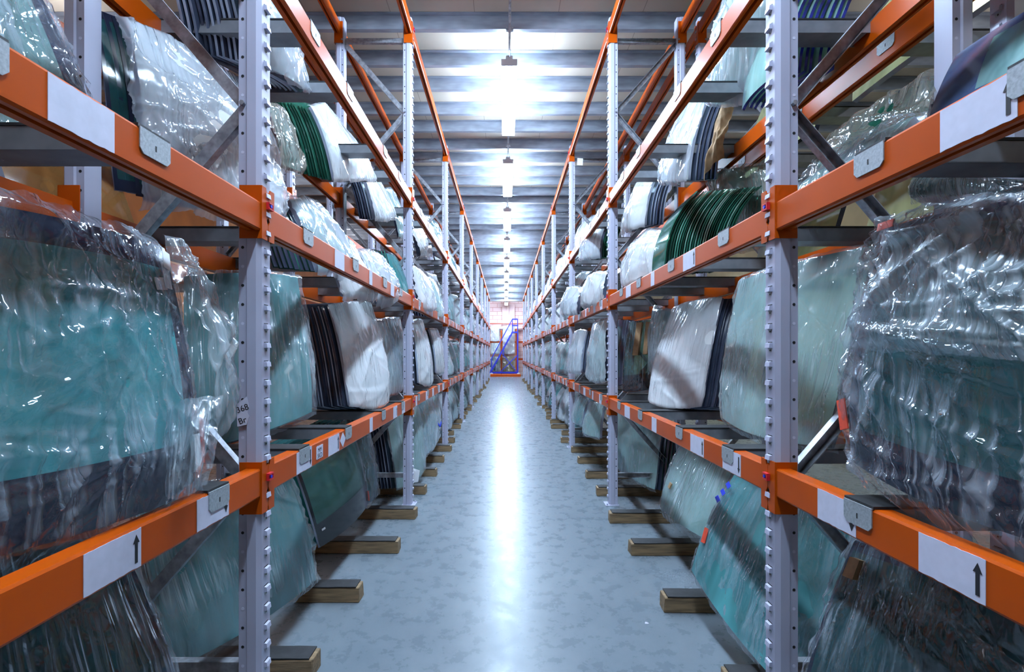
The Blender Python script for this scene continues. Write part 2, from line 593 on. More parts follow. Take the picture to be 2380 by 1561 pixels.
def brace_mesh(p, q):
    b = MB()
    d = (Vector(q) - Vector(p)).normalized()
    nrm = Vector((0, 1, 0))
    side = d.cross(nrm)
    P, Q = Vector(p), Vector(q)
    b.bar(P + Vector((0, -.017, 0)), Q + Vector((0, -.017, 0)), .040, .003, up=(0, 1, 0)) if False else None
    r = Matrix((side, nrm, d)).transposed()
    ln = (Q - P).length
    mid = (P + Q) / 2
    b.box(mid + nrm * -.015, (.042, .003, ln), 0, r)
    b.box(mid + side * .0195, (.003, .03, ln), 0, r)
    b.box(mid - side * .0195, (.003, .03, ln), 0, r)
    return b.mesh('brace', M['galv'])


br_meshes = []
for (a, b) in zip(zz[:-1], zz[1:]):
    pa = (-.062 if a[0] == 0 else -DEP + .062, 0, a[1])
    pb = (-.062 if b[0] == 0 else -DEP + .062, 0, b[1])
    br_meshes.append(brace_mesh(pa, pb))
hz = [brace_mesh((-.05, .0, z), (-DEP + .05, .0, z)) for z in (.27, 4.28)]
bolt_me = MB().tube((0, -.05, 0), (0, .05, 0), .009, 6).mesh('bolt', M['galv'])


def frame0():
    t = thing('rack_upright', 'x', 'rack frame')
    put('front_post', POST, t)
    bp = put('rear_post', POST, t, (-DEP, 0, 0), PI)
    put('foot_plate', foot_me, t)
    put('foot_plate', foot_me, t, (-DEP, 0, 0), PI)
    for m in br_meshes:
        put('brace', m, t)
    for m in hz:
        put('brace', m, t)
    for a in zz:
        put('bolt', bolt_me, t, (-.062 if a[0] == 0 else -DEP + .062, 0, a[1]))
    return t


FR = frame0()
first = [True]


def frame(x, y, rz, label, group):
    t = FR if first[0] else dup(FR)
    first[0] = False
    t.location = (x, y, 0)
    t.rotation_euler = (0, 0, rz)
    t['label'] = label
    t['group'] = group
    return t


KS = range(-1, 10)
UP = {}
for s in ('left', 'right'):
    x, rz = SIDE[s]
    for k in KS:
        lab = 'pale grey perforated upright frame, %s, %s rack' % ('just behind the camera' if k < 0 else ORD[k] + ' from the camera', s)
        UP[s, k] = frame(x, Y0 + BAY * k, rz, lab, s + ' rack uprights')
for k in range(-1, 5):
    frame(XR + DEP + .12 + DEP, Y0 + BAY * k, 0, 'grey upright frame backing onto the right rack, %s' % ('just behind the camera' if k < 0 else ORD[k] + ' from the camera'), 'uprights behind right rack')
    frame(XL - DEP - .40 - DEP, Y0 + BAY * k, PI, 'grey upright frame standing behind the left rack, %s' % ('just behind the camera' if k < 0 else ORD[k] + ' from the camera'), 'uprights behind left rack')

# ---- rails
RLEN = BAY - .088
h2 = RLEN / 2
RP = [(.004, -.006), (0, 0), (-.046, 0), (-.046, -.1), (-.026, -.1), (-.026, -.07), (-.012, -.07), (-.012, -.1), (.0, -.1), (.004, -.094)]
rail_me = MB().prism([(a, b) for a, b in RP], -h2, h2, 1).mesh('rail_section', M['orange'])
# MB.prism with axis 1 keeps x and z from the polygon


def connector_mesh(sg, up):
    """angle bracket at one rail end: plate on the post's side and plate over the post's face"""
    b = MB()
    ye = sg * h2
    z0, z1 = (-.160, .022) if up == 0 else ((-.128, .058) if up == 1 else (-.185, .012))
    b.box2((-.070, ye - .004 if sg > 0 else ye, z0), (.0045, ye if sg > 0 else ye + .004, z1))
    # face plate, with a notch at its free edge
    e0, e1 = ye - sg * .002, ye + sg * .0425
    pts = [(e0, z0), (e1 - sg * .006, z0), (e1, z0 + .02), (e1, z0 + .055), (e1 - sg * .01, z0 + .07), (e1, z0 + .085), (e1, z1 - .012), (e1 - sg * .008, z1 - .02), (e1 - sg * .014, z1), (e0, z1)]
    b.prism(pts, .004, .0085, 0)
    # weld bead line
    b.box2((-.046, ye - .004 if sg > 0 else ye, -.102), (.004, ye + .004 if sg < 0 else ye, -.1))
    return b.mesh('connector', M['orange'])


CON = {(sg, u): connector_mesh(sg, u) for sg in (-1, 1) for u in (0, 1, 2)}
clip_me = MB().box((.0135, 0, 0), (.009, .032, .026), 0).box((.0195, 0, -.010), (.004, .032, .005), 0).box((.0195, 0, .010), (.004, .032, .005), 0).box((.0195, .0135, 0), (.004, .005, .02), 0).mesh('safety_clip', M['red'])
pin_me = MB().tube((.017, -.002, 0), (.0225, -.002, 0), .006, 10).mesh('pin', M['bluep'])
RAIL = {}


def rail(x, rz, y, lev, label, group, clip=True):
    t = thing('rack_rail', label, 'rail', (x, y, ZT[lev]), rz, group)
    put('rail_section', rail_me, t)
    u = 1 if lev in (1, 2) else (0 if lev == 0 else 2)
    put('connector', CON[1, u], t)
    put('connector', CON[-1, u], t)
    if clip:
        sg = 1 if rz == 0 else -1
        c = put('safety_clip', clip_me, t, (0, sg * (h2 + .044), -.038 if lev != 1 else -.005))
        put('pin', pin_me, c)
    return t


for s in ('left', 'right'):
    x, rz = SIDE[s]
    sg = -1 if s == 'left' else 1
    for b in range(-1, 9):
        ym = Y0 + BAY * (b + .5)
        bn = 'nearest bay' if b < 0 else ORD[b + 1] + ' bay'
        for lev in range(4):
            RAIL[s, b, lev] = rail(x, rz, ym, lev, 'orange %s rail facing the aisle, %s of the %s rack' % (LV[lev], bn, s), s + ' rack aisle-side rails')
            rail(x + sg * DEP, rz + PI, ym, lev, 'orange %s rail at the rear of the %s rack, %s' % (LV[lev], s, bn), s + ' rack rear rails', clip=False)
for b in range(-1, 4):
    ym = Y0 + BAY * (b + .5)
    bn = 'nearest bay' if b < 0 else ORD[b + 1] + ' bay'
    for lev in range(4):
        rail(XR + DEP + .12, PI, ym, lev, 'orange %s rail beyond the right rack, back-to-back row, %s' % (LV[lev], bn), 'rails of the row behind right rack', clip=False)
        rail(XL - DEP - .40, 0, ym, lev, 'orange %s rail beyond the left rack, row behind, %s' % (LV[lev], bn), 'rails of the row behind left rack', clip=False)

# ---- support bars
BW = .105


def bar_parts():
    b = MB()
    # inverted channel
    b.box2((-DEP + .046, -BW / 2, -.004), (-.046, BW / 2, 0))
    b.box2((-DEP + .046, -BW / 2, -.055), (-.046, -BW / 2 + .003, -.004))
    b.box2((-DEP + .046, BW / 2 - .003, -.055), (-.046, BW / 2, -.004))
    b.box2((-DEP + .06, -BW / 2, -.055), (-.06, BW / 2, -.052))
    body = b.mesh('channel', M['bar'])
    r = MB().box2((-DEP + .004, -BW / 2 - .002, .001), (.004, BW / 2 + .002, .008)).mesh('rubber_strip', M['rubber'])
    h = MB()
    w = BW / 2
    pts = [(-w, 0), (w, 0), (w, -.048), (w - .012, -.060), (-w + .012, -.060), (-w, -.048)]
    h.prism(pts, .0045, .0075, 0)
    h.box2((-.046, -w, -.0005), (.0075, w, .001))
    h.prism([(-.0022, -.026), (.0022, -.026), (.0022, -.040), (-.0022, -.040)], .0075, .0079, 0, 1)  # dark patch painted for the shade of the slot
    hook = h.mesh('hook_plate', [M['plate'], M['dark']])
    return body, r, hook


BB, BRUB, BHK = bar_parts()


def support_bar(x, rz, y, lev, label, group):
    t = thing('support_bar', label, 'crossbar', (x, y, ZT[lev]), rz, group)
    put('channel', BB, t)
    put('rubber_strip', BRUB, t)
    put('hook_plate', BHK, t)
    put('hook_plate', BHK, t, (-DEP, 0, 0), PI)
    return t


OFFS = {0: [.33, .92, 1.70, 2.35], 1: [.37, 1.05, 1.74, 2.27], 2: [.45, .95, 1.75, 2.24]}
for s in ('left', 'right'):
    x, rz = SIDE[s]
    for lev in range(3):
        i = 0
        for b in range(-1, 9):
            if b < 0:
                offs = {0: [1.5, 2.02, 2.46], 1: [.9, 1.60, 2.10, 2.5], 2: [1.2, 2.0, 2.6]}[lev]
                if lev == 0:
                    offs = [1.6, 2.5] if s == 'left' else [1.5, 2.35]
                elif lev == 1:
                    offs = [1.82, 2.23] if s == 'left' else [1.9, 2.31]
            else:
                offs = OFFS[lev]
            for of in offs:
                jit = 0 if b < 1 else random.uniform(-.05, .05)
                support_bar(x, rz, Y0 + BAY * b + of + jit, lev, 'dark steel support bar with black rubber, %s from camera, %s shelf, %s rack' % (ORD[i], LV[lev], s), '%s rack %s shelf bars' % (s, LV[lev]))
                i += 1
for lev in (1, 2):
    for i, y in enumerate((.55, 1.1, 2.3, 3.0, 3.7, 4.2)):
        support_bar(XR + DEP + .12 + DEP, 0, y, lev, 'steel support bar beyond the right rack, %s shelf, %s from camera' % (LV[lev], ORD[i]), 'bars of the row behind right rack')
        support_bar(XL - DEP - .40 - DEP, PI, y + .1, lev, 'steel support bar beyond the left rack, %s shelf, %s from camera' % (LV[lev], ORD[i]), 'bars of the row behind left rack')

# ---- battens on the floor


def batten_mesh(seed):
    rnd = random.Random(seed)
    b = MB()
    b.box2((-.80, -.046, 0), (0, .046, .082))
    me = b.mesh('block', M['wood'])
    bm = bmesh.new()
    bm.from_mesh(me)
    bmesh.ops.bevel(bm, geom=bm.edges[:], offset=.004, segments=1, affect='EDGES')
    for v in bm.verts:
        v.co += Vector((rnd.uniform(-.004, .004), rnd.uniform(-.002, .002), 0))
    bm.to_mesh(me)
    bm.free()
    r = MB()
    n = 10
    vs, fs = [], []
    for i in range(n + 1):
        x = -.80 + (.80 - rnd.uniform(.004, .03)) * i / n
        for yy in (-.047 + rnd.uniform(-.002, .002), .047 + rnd.uniform(-.002, .002)):
            z = .0835 + .002 * rnd.random()
            vs += [(x, yy, z), (x, yy, z + .005)]
    for i in range(n):
        a = i * 4
        fs += [(a + 1, a + 3, a + 7, a + 5), (a, a + 4, a + 6, a + 2), (a, a + 1, a + 5, a + 4), (a + 2, a + 6, a + 7, a + 3)]
    a = n * 4
    fs += [(0, 2, 3, 1), (a, a + 1, a + 3, a + 2)]
    r.add(vs, fs)
    return me, r.mesh('rubber_strip', M['rubber'])


BAT = [batten_mesh(i) for i in range(4)]
YS = {'left': [(.80, .86), (1.47, .84), (2.16, .825), (2.81, .82), (3.49, .747), (4.20, .757), (4.93, .79), (5.65, .785), (6.37, .79), (7.08, .775)],
      'right': [(.65, .86), (1.35, .87), (2.03, .9), (2.70, .855), (3.45, .865), (4.10, .858), (4.88, .895), (5.55, .90), (6.3, .92), (7.0, .93)]}
for s in ('left', 'right'):
    sg = -1 if s == 'left' else 1
    ys = list(YS[s])
    y = ys[-1][0]
    while y < 26.5:
        y += .71 + random.uniform(-.06, .06)
        ys.append((y, .83 + random.uniform(-.06, .07) if s == 'left' else .90 + random.uniform(-.07, .07)))
    for i, (y, xe) in enumerate(ys):
        bm_, rm_ = BAT[i % 4]
        t = thing('wooden_batten', 'brown wooden batten with black rubber strip on floor, %s from camera, %s rack' % (ORD[i], s), 'batten', (sg * xe, y, 0), SIDE[s][1] + random.uniform(-.012, .012), s + ' rack floor battens')
        put('block', bm_, t)
        put('rubber_strip', rm_, t)

# ------------------------------------------------------------------ stickers on rails


def text_mesh(s, size, mat):
    cu = bpy.data.curves.new('lettering', 'FONT')
    cu.body = s
    cu.size = size
    cu.align_x = 'CENTER'
    cu.align_y = 'CENTER'
    cu.extrude = .0002
    o = bpy.data.objects.new('tmp', cu)
    C.objects.link(o)
    bpy.context.view_layer.update()
    me = bpy.data.meshes.new_from_object(o.evaluated_get(bpy.context.evaluated_depsgraph_get()))
    bpy.data.objects.remove(o)
    bpy.data.curves.remove(cu)
    me.materials.clear()
    me.materials.append(mat)
    return me


def ragged(y0, y1, z0, z1, rnd, a=.0025):
    pts = []
    n = 12
    for i in range(n + 1):
        pts.append((y0 + (y1 - y0) * i / n, z0 + rnd.uniform(0, a)))
    for i in range(n + 1):
        pts.append((y1 + (y0 - y1) * i / n, z1 - rnd.uniform(0, a)))
    return pts


def arrow_mesh(yc, zc, h, w, up):
    s = 1 if up else -1
    p = [(-.22 * w, -.5 * h), (.22 * w, -.5 * h), (.22 * w, .2 * h), (.5 * w, .2 * h), (0, .5 * h), (-.5 * w, .2 * h), (-.22 * w, .2 * h)]
    p = [(yc + a, zc + s * b) for a, b in p]
    return MB().prism(p, .0056, .0061, 0).mesh('arrow', M['ink'])


rs = random.Random(3)


def sticker(s, lev, px0, px1, arrow=None, text=None, diamond=False, full=True):
    x = SIDE[s][0] + (.004 if s == 'left' else -.004)
    ya, yb = abs(x) * F / abs(px0 - VX), abs(x) * F / abs(px1 - VX)
    ya, yb = min(ya, yb), max(ya, yb)
    b = int(math.floor(((ya + yb) / 2 - Y0) / BAY))
    t = RAIL[s, b, lev]
    ym = t.location.y
    sg = 1 if s == 'left' else -1
    l0, l1 = sorted((sg * (ya - ym), sg * (yb - ym)))
    me = MB()
    if diamond:
        c, hw = (l0 + l1) / 2, (l1 - l0) / 2
        me.prism([(c - hw, -.05), (c, -.088), (c + hw, -.05), (c, -.012)], .004, .0053, 0)
    else:
        z0, z1 = (-.096, -.004) if full else (-.080, -.018)
        me.prism(ragged(l0, l1, z0, z1, rs), .004, .0053, 0)
    st = put('sticker', me.mesh('sticker', M['paper']), t, label='white paper sticker')
    if arrow:
        w = .020 if (l1 - l0) > .06 else .014
        yc = l1 - w * .8                 # local +y is to the viewer's right on both racks
        put('arrow', arrow_mesh(yc, -.05, .066, w, arrow == 'up'), st, label='black arrow pointing ' + arrow)
    if text:
        for j, line in enumerate(text):
            tm = text_mesh(line, .030, M['ink'])
            o = put('lettering', tm, st, (.0056, (l0 + l1) / 2 - (.01 if arrow else 0), -.040 - .026 * j))
            o.rotation_euler = (PI / 2, 0, PI / 2)
    return st


sticker('left', 1, 110, 265)
sticker('left', 0, 193, 327, 'up')
sticker('left', 0, 457, 531, 'down')
sticker('left', 0, 689, 724, 'down')
sticker('left', 0, 735, 750, None, ['MM', '5KD'], full=False)
sticker('left', 0, 763, 788, 'up')
sticker('left', 0, 790, 803, None, None, diamond=True)
sticker('left', 0, 859, 866, None)
sticker('left', 0, 914, 923, 'up')
sticker('left', 0, 934, 941, None)
sticker('left', 1, 778, 800, None)
sticker('left', 1, 858, 865, None)
sticker('left', 1, 908, 916, None)
sticker('right', 1, 2186, 2366, 'up')
sticker('right', 0, 1901, 1990, 'down')
sticker('right', 0, 2136, 2292, 'up')
sticker('right', 0, 1605, 1636, 'up')
sticker('right', 0, 1680, 1722, 'down')
sticker('right', 0, 1515, 1526, None)
sticker('right', 0, 1452, 1464, None)
sticker('right', 1, 1588, 1616, 'up')
sticker('right', 1, 1513, 1521, None)
sticker('right', 1, 1455, 1466, None)
for s in ('left', 'right'):
    X = abs(SIDE[s][0])
    for b in range(1, 7):
        for lev in (0, 1):
            for j in range(5):
                yy = Y0 + BAY * b + .25 + j * .5 + rs.uniform(-.1, .1)
                sg = -1 if s == 'left' else 1
                w = rs.choice([.07, .12, .16])
                sticker(s, lev, VX + sg * X * F / yy, VX + sg * X * F / (yy + w))
# torn hand-written note on the first left upright
nt_ = put('note', MB().prism([(-.078, 1.135), (-.045, 1.142), (-.036, 1.172), (-.042, 1.182), (-.037, 1.205), (-.045, 1.24), (-.079, 1.215), (-.080, 1.18)], -.0462, -.0452, 1).mesh('note', M['paper']), UP['left', 0], label='torn white hand-written note')
for j, (w, zz_) in enumerate((('368', 1.198), ('Br', 1.156))):
    o = put('lettering', text_mesh(w, .030, M['ink']), nt_, (-.060, -.0466, zz_))
    o.rotation_euler = (PI / 2, -.35, 0)

# ------------------------------------------------------------------ lights


def light_parts(mat, nm):
    hb = MB().prism([(-.036, .03), (.036, .03), (.036, .075), (-.036, .075)], -.84, .84, 1).mesh('housing', M['white'])
    db = MB().prism([(-.085, -.005), (-.07, -.035), (.07, -.035), (.085, -.005), (.05, .032), (-.05, .032)], -.84, .84, 1).mesh('diffuser', M[mat])
    eb = MB().box2((-.085, -.855, -.037), (.085, -.84, .03)).box2((-.085, .84, -.037), (.085, .855, .03)).mesh('end_cap', M['white'])
    return hb, db, eb


LP = light_parts('lamp', 'a')
LS = light_parts('lampside', 'b')
LE = light_parts('endfill', 'c')
rod_me = MB().tube((0, -.52, .06), (0, .52, .06), .012, 8).box((0, -.5, .06), (.06, .02, .035)).box((0, .1, .075), (.07, .03, .03)).mesh('conduit', M['galv'])
for i in range(-1, 11):
    y = 5.27 + 2.7 * (i - 1) + .84
    t = thing('strip_light', 'white ceiling strip light above the aisle, %s' % (('right over the camera', 'just behind the camera')[-i] if i < 1 else ORD[i - 1] + ' one in view'), 'light', (.04, y, 4.49), 0, 'strip lights above the aisle')
    put('housing', LP[0], t)
    put('diffuser', LP[1], t, label='glowing white diffuser')
    put('end_cap', LP[2], t)
    c = thing('hanging_conduit', 'thin grey conduit rod between ceiling lights, %s' % ('straight over the camera' if i < 0 else ORD[i] + ' from the camera'), 'conduit', (.04, y + 1.35, 4.50), 0, 'conduit rods between the lights')
    put('rod', rod_me, c)
    hg = MB().tube((0, 0.1, .09), (0, .1, .15), .006, 6).mesh('hanger', M['galv'])
    put('hanger', hg, c)
for s, xx in (('left', -4.3), ('right', 4.2)):
    for i in range(5):
        t = thing('strip_light', 'strip light over the neighbouring aisle beyond the %s rack, %s' % (s, ORD[i]), 'light', (xx, -.4 + i * 4.6, 4.49), 0, 'strip lights over the neighbouring aisles')
        put('housing', LS[0], t)
        put('diffuser', LS[1], t)
        put('end_cap', LS[2], t)

for s, xx in (('left', -2.6), ('right', 2.6)):  # added lamps, hidden behind the racks, to brighten the end wall
    t = thing('strip_light', 'added fill light hidden past the end of the %s rack' % s, 'light', (xx, 30.2, 4.2), 0, 'added fill lights at the far end')
    put('housing', LE[0], t)
    put('diffuser', LE[1], t)
    put('end_cap', LE[2], t)

# ------------------------------------------------------------------ glass and film


def surf(quad, u, v, kt, kb, bu, bv):
    """points of a bowed, rounded sheet; quad = TL, TR, BR, BL; v = 0 at the top"""
    TL, TR, BR, BL = [np.array(q, float) for q in quad]
    a, b = 2 * u - 1, 2 * v - 1
    k = kt + (kb - kt) * np.clip((b + 1) / 2, 0, 1)
    a2 = a * np.sqrt(np.maximum(.05, 1 - k * np.minimum(b * b, 1.2) * .5))
    b2 = b * np.sqrt(np.maximum(.05, 1 - k * np.minimum(a * a, 1.2) * .5))
    U, V = ((a2 + 1) / 2)[..., None], ((b2 + 1) / 2)[..., None]
    P = TL * (1 - U) * (1 - V) + TR * U * (1 - V) + BR * U * V + BL * (1 - U) * V
    n = normal_of(quad)
    ac, bc = np.clip(a, -1, 1), np.clip(b, -1, 1)
    return P + n * ((bu * (1 - ac * ac) + bv * (1 - bc * bc))[..., None])


def normal_of(quad):
    TL, TR, BR, BL = [np.array(q, float) for q in quad]
    n = np.cross((TR + BR - TL - BL), (BL + BR - TL - TR))
    n /= np.linalg.norm(n)
    c = (TL + TR + BR + BL) / 4
    if np.dot(n, np.array((0, 0, CH)) - c) < 0:
        n = -n
    return n


def grid_faces(nu, nv, off=0):
    return [(off + j * (nu + 1) + i, off + j * (nu + 1) + i + 1, off + (j + 1) * (nu + 1) + i + 1, off + (j + 1) * (nu + 1) + i) for j in range(nv) for i in range(nu)]


def with_uv(me, uv):
    l = me.uv_layers.new(name='UVMap')
    vi = np.empty(len(me.loops), dtype=np.int32)
    me.loops.foreach_get('vertex_index', vi)
    l.data.foreach_set('uv', np.asarray(uv, dtype=np.float32)[vi].ravel())
    me.polygons.foreach_set('use_smooth', [True] * len(me.polygons))


def pane_mesh(name, quad, thick, kt, kb, bu, bv, mats, nu=14, nv=14):
    u, v = np.meshgrid(np.linspace(0, 1, nu + 1), np.linspace(0, 1, nv + 1))
    n = normal_of(quad)
    A = surf(quad, u, v, kt, kb, bu, bv).reshape(-1, 3)
    org = np.array(quad[3], float)
    A = A - org
    B = A - n * thick
    K = len(A)
    faces = grid_faces(nu, nv) + [f[::-1] for f in grid_faces(nu, nv, K)]
    ring = [i for i in range(nu + 1)] + [j * (nu + 1) + nu for j in range(1, nv + 1)] + [nv * (nu + 1) + i for i in range(nu - 1, -1, -1)] + [j * (nu + 1) for j in range(nv - 1, 0, -1)]
    nf = len(faces)
    base = 2 * K
    rv = [A[i] for i in ring] + [B[i] for i in ring]
    R = len(ring)
    faces += [(base + i, base + (i + 1) % R, base + R + (i + 1) % R, base + R + i) for i in range(R)]
    me = bpy.data.meshes.new(name)
    me.from_pydata([tuple(p) for p in np.vstack([A, B, np.array(rv)])], [], faces)
    for m in mats:
        me.materials.append(m)
    mi = [0] * nf + [1 if len(mats) > 1 else 0] * R
    me.polygons.foreach_set('material_index', mi)
    uvb = np.stack([u.ravel(), 1 - v.ravel()], 1)
    uvr = uvb[ring]
    with_uv(me, np.vstack([uvb, uvb, uvr, uvr]))
    return me


def film_mesh(name, quad, thick, kt, kb, bu, bv, mat, margin, seed, nu, nv, amp=.008, folds=40, gather=None, sag=.0):
    rnd = np.random.RandomState(seed)
    TL, TR, BR, BL = [np.array(q, float) for q in quad]
    W = (np.linalg.norm(TR - TL) + np.linalg.norm(BR - BL)) / 2
    H = (np.linalg.norm(BL - TL) + np.linalg.norm(BR - TR)) / 2
    ml, mt, mr, mb = [m for m in margin]
    eu, ev = .004 / W, .004 / H
    s, t = np.linspace(0, 1, nu + 1), np.linspace(0, 1, nv + 1)
    rag = lambda n: np.interp(np.linspace(0, 1, n), np.linspace(0, 1, 9), rnd.uniform(.55, 1.15, 9)) + rnd.uniform(-.06, .06, n)
    L_, R_ = ml / W * rag(nv + 1), mr / W * rag(nv + 1)
    T_, B_ = mt / H * rag(nu + 1), mb / H * rag(nu + 1)
    u = -L_[:, None] + (1 + L_ + R_)[:, None] * s[None, :]
    v = -T_[None, :] + (1 + T_ + B_)[None, :] * t[:, None]
    n = normal_of(quad)
    P = surf(quad, u, v, kt, kb, bu, bv)
    # distance outside of the pane in metres
    ou = np.maximum(0, np.maximum(-u, u - 1)) * W
    ov = np.maximum(0, np.maximum(-v, v - 1)) * H
    od = np.sqrt(ou ** 2 + ov ** 2)
    x, y = u * W, v * H
    h = np.zeros_like(u)
    for i in range(folds):
        px, py = rnd.uniform(-.05, 1.05) * W, rnd.uniform(-.05, 1.05) * H
        if gather is not None and rnd.rand() < .6:
            gx, gy = gather[rnd.randint(len(gather))]
            gx, gy = gx * W, gy * H
            ang = math.atan2(py - gy, px - gx) + rnd.uniform(-.08, .08)
        else:
            ang = rnd.uniform(0, PI) if rnd.rand() < .5 else PI / 2 + rnd.uniform(-.5, .5)
        ln = rnd.uniform(.10, .42) * max(W, H)
        w = rnd.uniform(.005, .015) * (1 if nu > 60 else 1.5)
        dx, dy = x - px, y - py
        al = dx * math.cos(ang) + dy * math.sin(ang)
        d = -dx * math.sin(ang) + dy * math.cos(ang) + .15 * al * al * rnd.uniform(-1, 1)
        h += rnd.uniform(.3, 1.0) * (1 if rnd.rand() < .75 else -.6) * np.exp(-np.abs(d) / w) * np.exp(-(al / ln) ** 2)
    for i in range(14):
        kx, ky = rnd.uniform(-1, 1, 2) * rnd.uniform(3, 28)
        h += .16 * np.sin(kx * x + ky * y + rnd.uniform(0, 6))
    P = P + n * (.006 + 1.5 * amp * (h + .4))[..., None]
    # loose skirt: falls back behind the pane, droops and crumples
    back = np.minimum(od * .8, thick + .02) + od * .15
    P = P - n * back[..., None]
    cr = np.sin(x * 37 + 3 * np.sin(y * 21 + seed)) * np.sin(y * 41 + 2 * np.sin(x * 17))
    P = P + n * (np.minimum(od, .08) * .35 * cr)[..., None]
    P[..., 2] -= od * .12 * (v < .5)
    org = np.array(quad[3], float)
    me = bpy.data.meshes.new(name)
    me.from_pydata([tuple(p) for p in (P - org).reshape(-1, 3)], [], grid_faces(nu, nv))
    me.materials.append(mat)
    with_uv(me, np.stack([x.ravel() + seed * .37, y.ravel() + seed * .21], 1))
    return me


def Q(*pts):
    return [at(*p) for p in pts]


seedc = [11]
EDGE = {'k': 'edgeblack', 'g': 'edgegreen', 'p': 'edgepale', 'b': 'edgeblue'}


def bundle(name, label, cat, quad, glass, film=None, margin=(.03, .03, .03, .03), thick=.03, k=(.12, .3), bow=(.03, .0), res=40, amp=.007, folds=30, gather=None, group=None, edge='k', layers=None):
    """one wrapped windscreen (or pack wrapped as one): glass and its film"""
    seedc[0] += 1
    sd = seedc[0]
    t = thing(name, label, cat, tuple(quad[3]), 0, group)
    put('glass', pane_mesh('glass', quad, thick, k[0], k[1], bow[0], bow[1], [G[glass], M[EDGE[edge]]]), t)
    if film:
        put('plastic_film', film_mesh('plastic_film', quad, thick, k[0], k[1], bow[0], bow[1], FM[film], margin, sd, res, res, amp, folds, gather), t, label=None)
    return t


def strip_part(t, name, quad, pts, w, k, bow, mat, off=.012, label=None):
    """a tape or trim that follows the pane's surface through uv points"""
    uv = np.array(pts, float)
    ts = np.linspace(0, 1, 12)
    d = np.linspace(0, 1, len(uv))
    u, v = np.interp(ts, d, uv[:, 0]), np.interp(ts, d, uv[:, 1])
    n = normal_of(quad)
    P = surf(quad, u, v, k[0], k[1], bow[0], bow[1]) + n * off
    org = np.array(quad[3], float)
    b = MB()
    tang = np.gradient(P, axis=0)
    tang /= np.linalg.norm(tang, axis=1)[:, None]
    sd = np.cross(tang, n)
    A, B = P - sd * w / 2 - org, P + sd * w / 2 - org
    vs = []
    for a, c in zip(A, B):
        vs += [a, c, c - n * .004, a - n * .004]
    fs = []
    for i in range(len(A) - 1):
        q = i * 4
        for e in range(4):
            fs.append((q + e, q + (e + 1) % 4, q + 4 + (e + 1) % 4, q + 4 + e))
    b.add(vs, fs)
    put(name, b.mesh(name, mat), t, label=label)


def pile(name, what, where, cat, quad, n, off, glass, edge, thick=.008, k=(.1, .3), bow=(.03, 0), jit=.006, group=None, first_at=1, seed=0):
    """n panes standing one behind the other, each an object of its own"""
    me = pane_mesh('pane', quad, thick, k[0], k[1], bow[0], bow[1], [G[glass], M[EDGE[edge]]], 8, 10)
    rnd = random.Random(seed + n)
    nv = Vector(normal_of(quad))
    off = Vector(off)
    gap = thick * 1.3 + .004 + off.dot(nv)            # keep neighbours apart along the pane's normal
    if gap > 0:
        off = off - nv * gap
    start = Vector(quad[3]) - (nv * .022 if first_at else Vector((0, 0, 0)))
    for i in range(n):
        j = i + first_at
        r = Vector((rnd.uniform(-jit, jit), rnd.uniform(-jit, jit) * 2, rnd.uniform(-jit, jit)))
        p = start + off * j + (r - nv * r.dot(nv))
        o = put(name, me, None, p)
        tag(o, '%s, %s %s' % (what, ORD[i], where), cat, group or what + ' ' + where)

WS = 'windscreen'
# ================= left rack, lowest shelf
q = Q((-330, 415, .80), (385, 572, 1.53), (470, 1150, 1.43), (-420, 1420, .72))
t = bundle('wrapped_windscreen', 'large teal windscreen in crinkled clear film, lowest shelf nearest on the left rack', WS, q, 'bigleft', 'clear', (.02, .08, .17, .07), .09, (.08, .22), (.03, .02), 120, .010, 110, [(.88, .28), (.93, .78), (.6, .8)])
strip_part(t, 'edge_tape', q, [(1.0, .72), (1.0, .9)], .014, (.08, .22), (.03, .02), M['redtape'], .02, 'red tape at the lower corner')
nq = [np.array(p, float) for p in q]
def on(q, u, v, k, bow, off):
    return Vector(surf(q, np.array(u), np.array(v), k[0], k[1], bow[0], bow[1]) + normal_of(q) * off)
def patch(t, name, q, u0, u1, v0, v1, k, bow, off, mat, label=None, rot=0.0, thick=.002):
    org = Vector(q[3])
    cu, cv = (u0 + u1) / 2, (v0 + v1) / 2
    du, dv = (u1 - u0) / 2, (v1 - v0) / 2
    c, s = math.cos(rot), math.sin(rot)
    P = [on(q, cu + (a * du * c - b * dv * s), cv + (a * du * s + b * dv * c), k, bow, off) - org for a, b in ((-1, -1), (1, -1), (1, 1), (-1, 1))]
    n = Vector(normal_of(q)) * thick
    b = MB().add(P + [p - n for p in P], [(0, 1, 2, 3), (7, 6, 5, 4), (0, 4, 5, 1), (1, 5, 6, 2), (2, 6, 7, 3), (3, 7, 4, 0)])
    return put(name, b.mesh(name, mat), t, label=label)
patch(t, 'paper_tag', q, .915, .965, .03, .11, (.08, .22), (.03, .02), .02, M['white'], 'white paper tag near the top corner', .25)
patch(t, 'paper_tag', q, .90, .945, .08, .19, (.08, .22), (.03, .02), .016, M['white'], 'white paper tag near the top corner', .05)
patch(t, 'paper_tag', q, .84, .91, .15, .20, (.08, .22), (.03, .02), .013, M['white'], 'white paper tag near the top corner', -.12)
patch(t, 'foam_pad', q, .925, .965, .78, .92, (.08, .22), (.03, .02), .03, M['white'], 'white foam pad at the lower corner', -.1, .012)

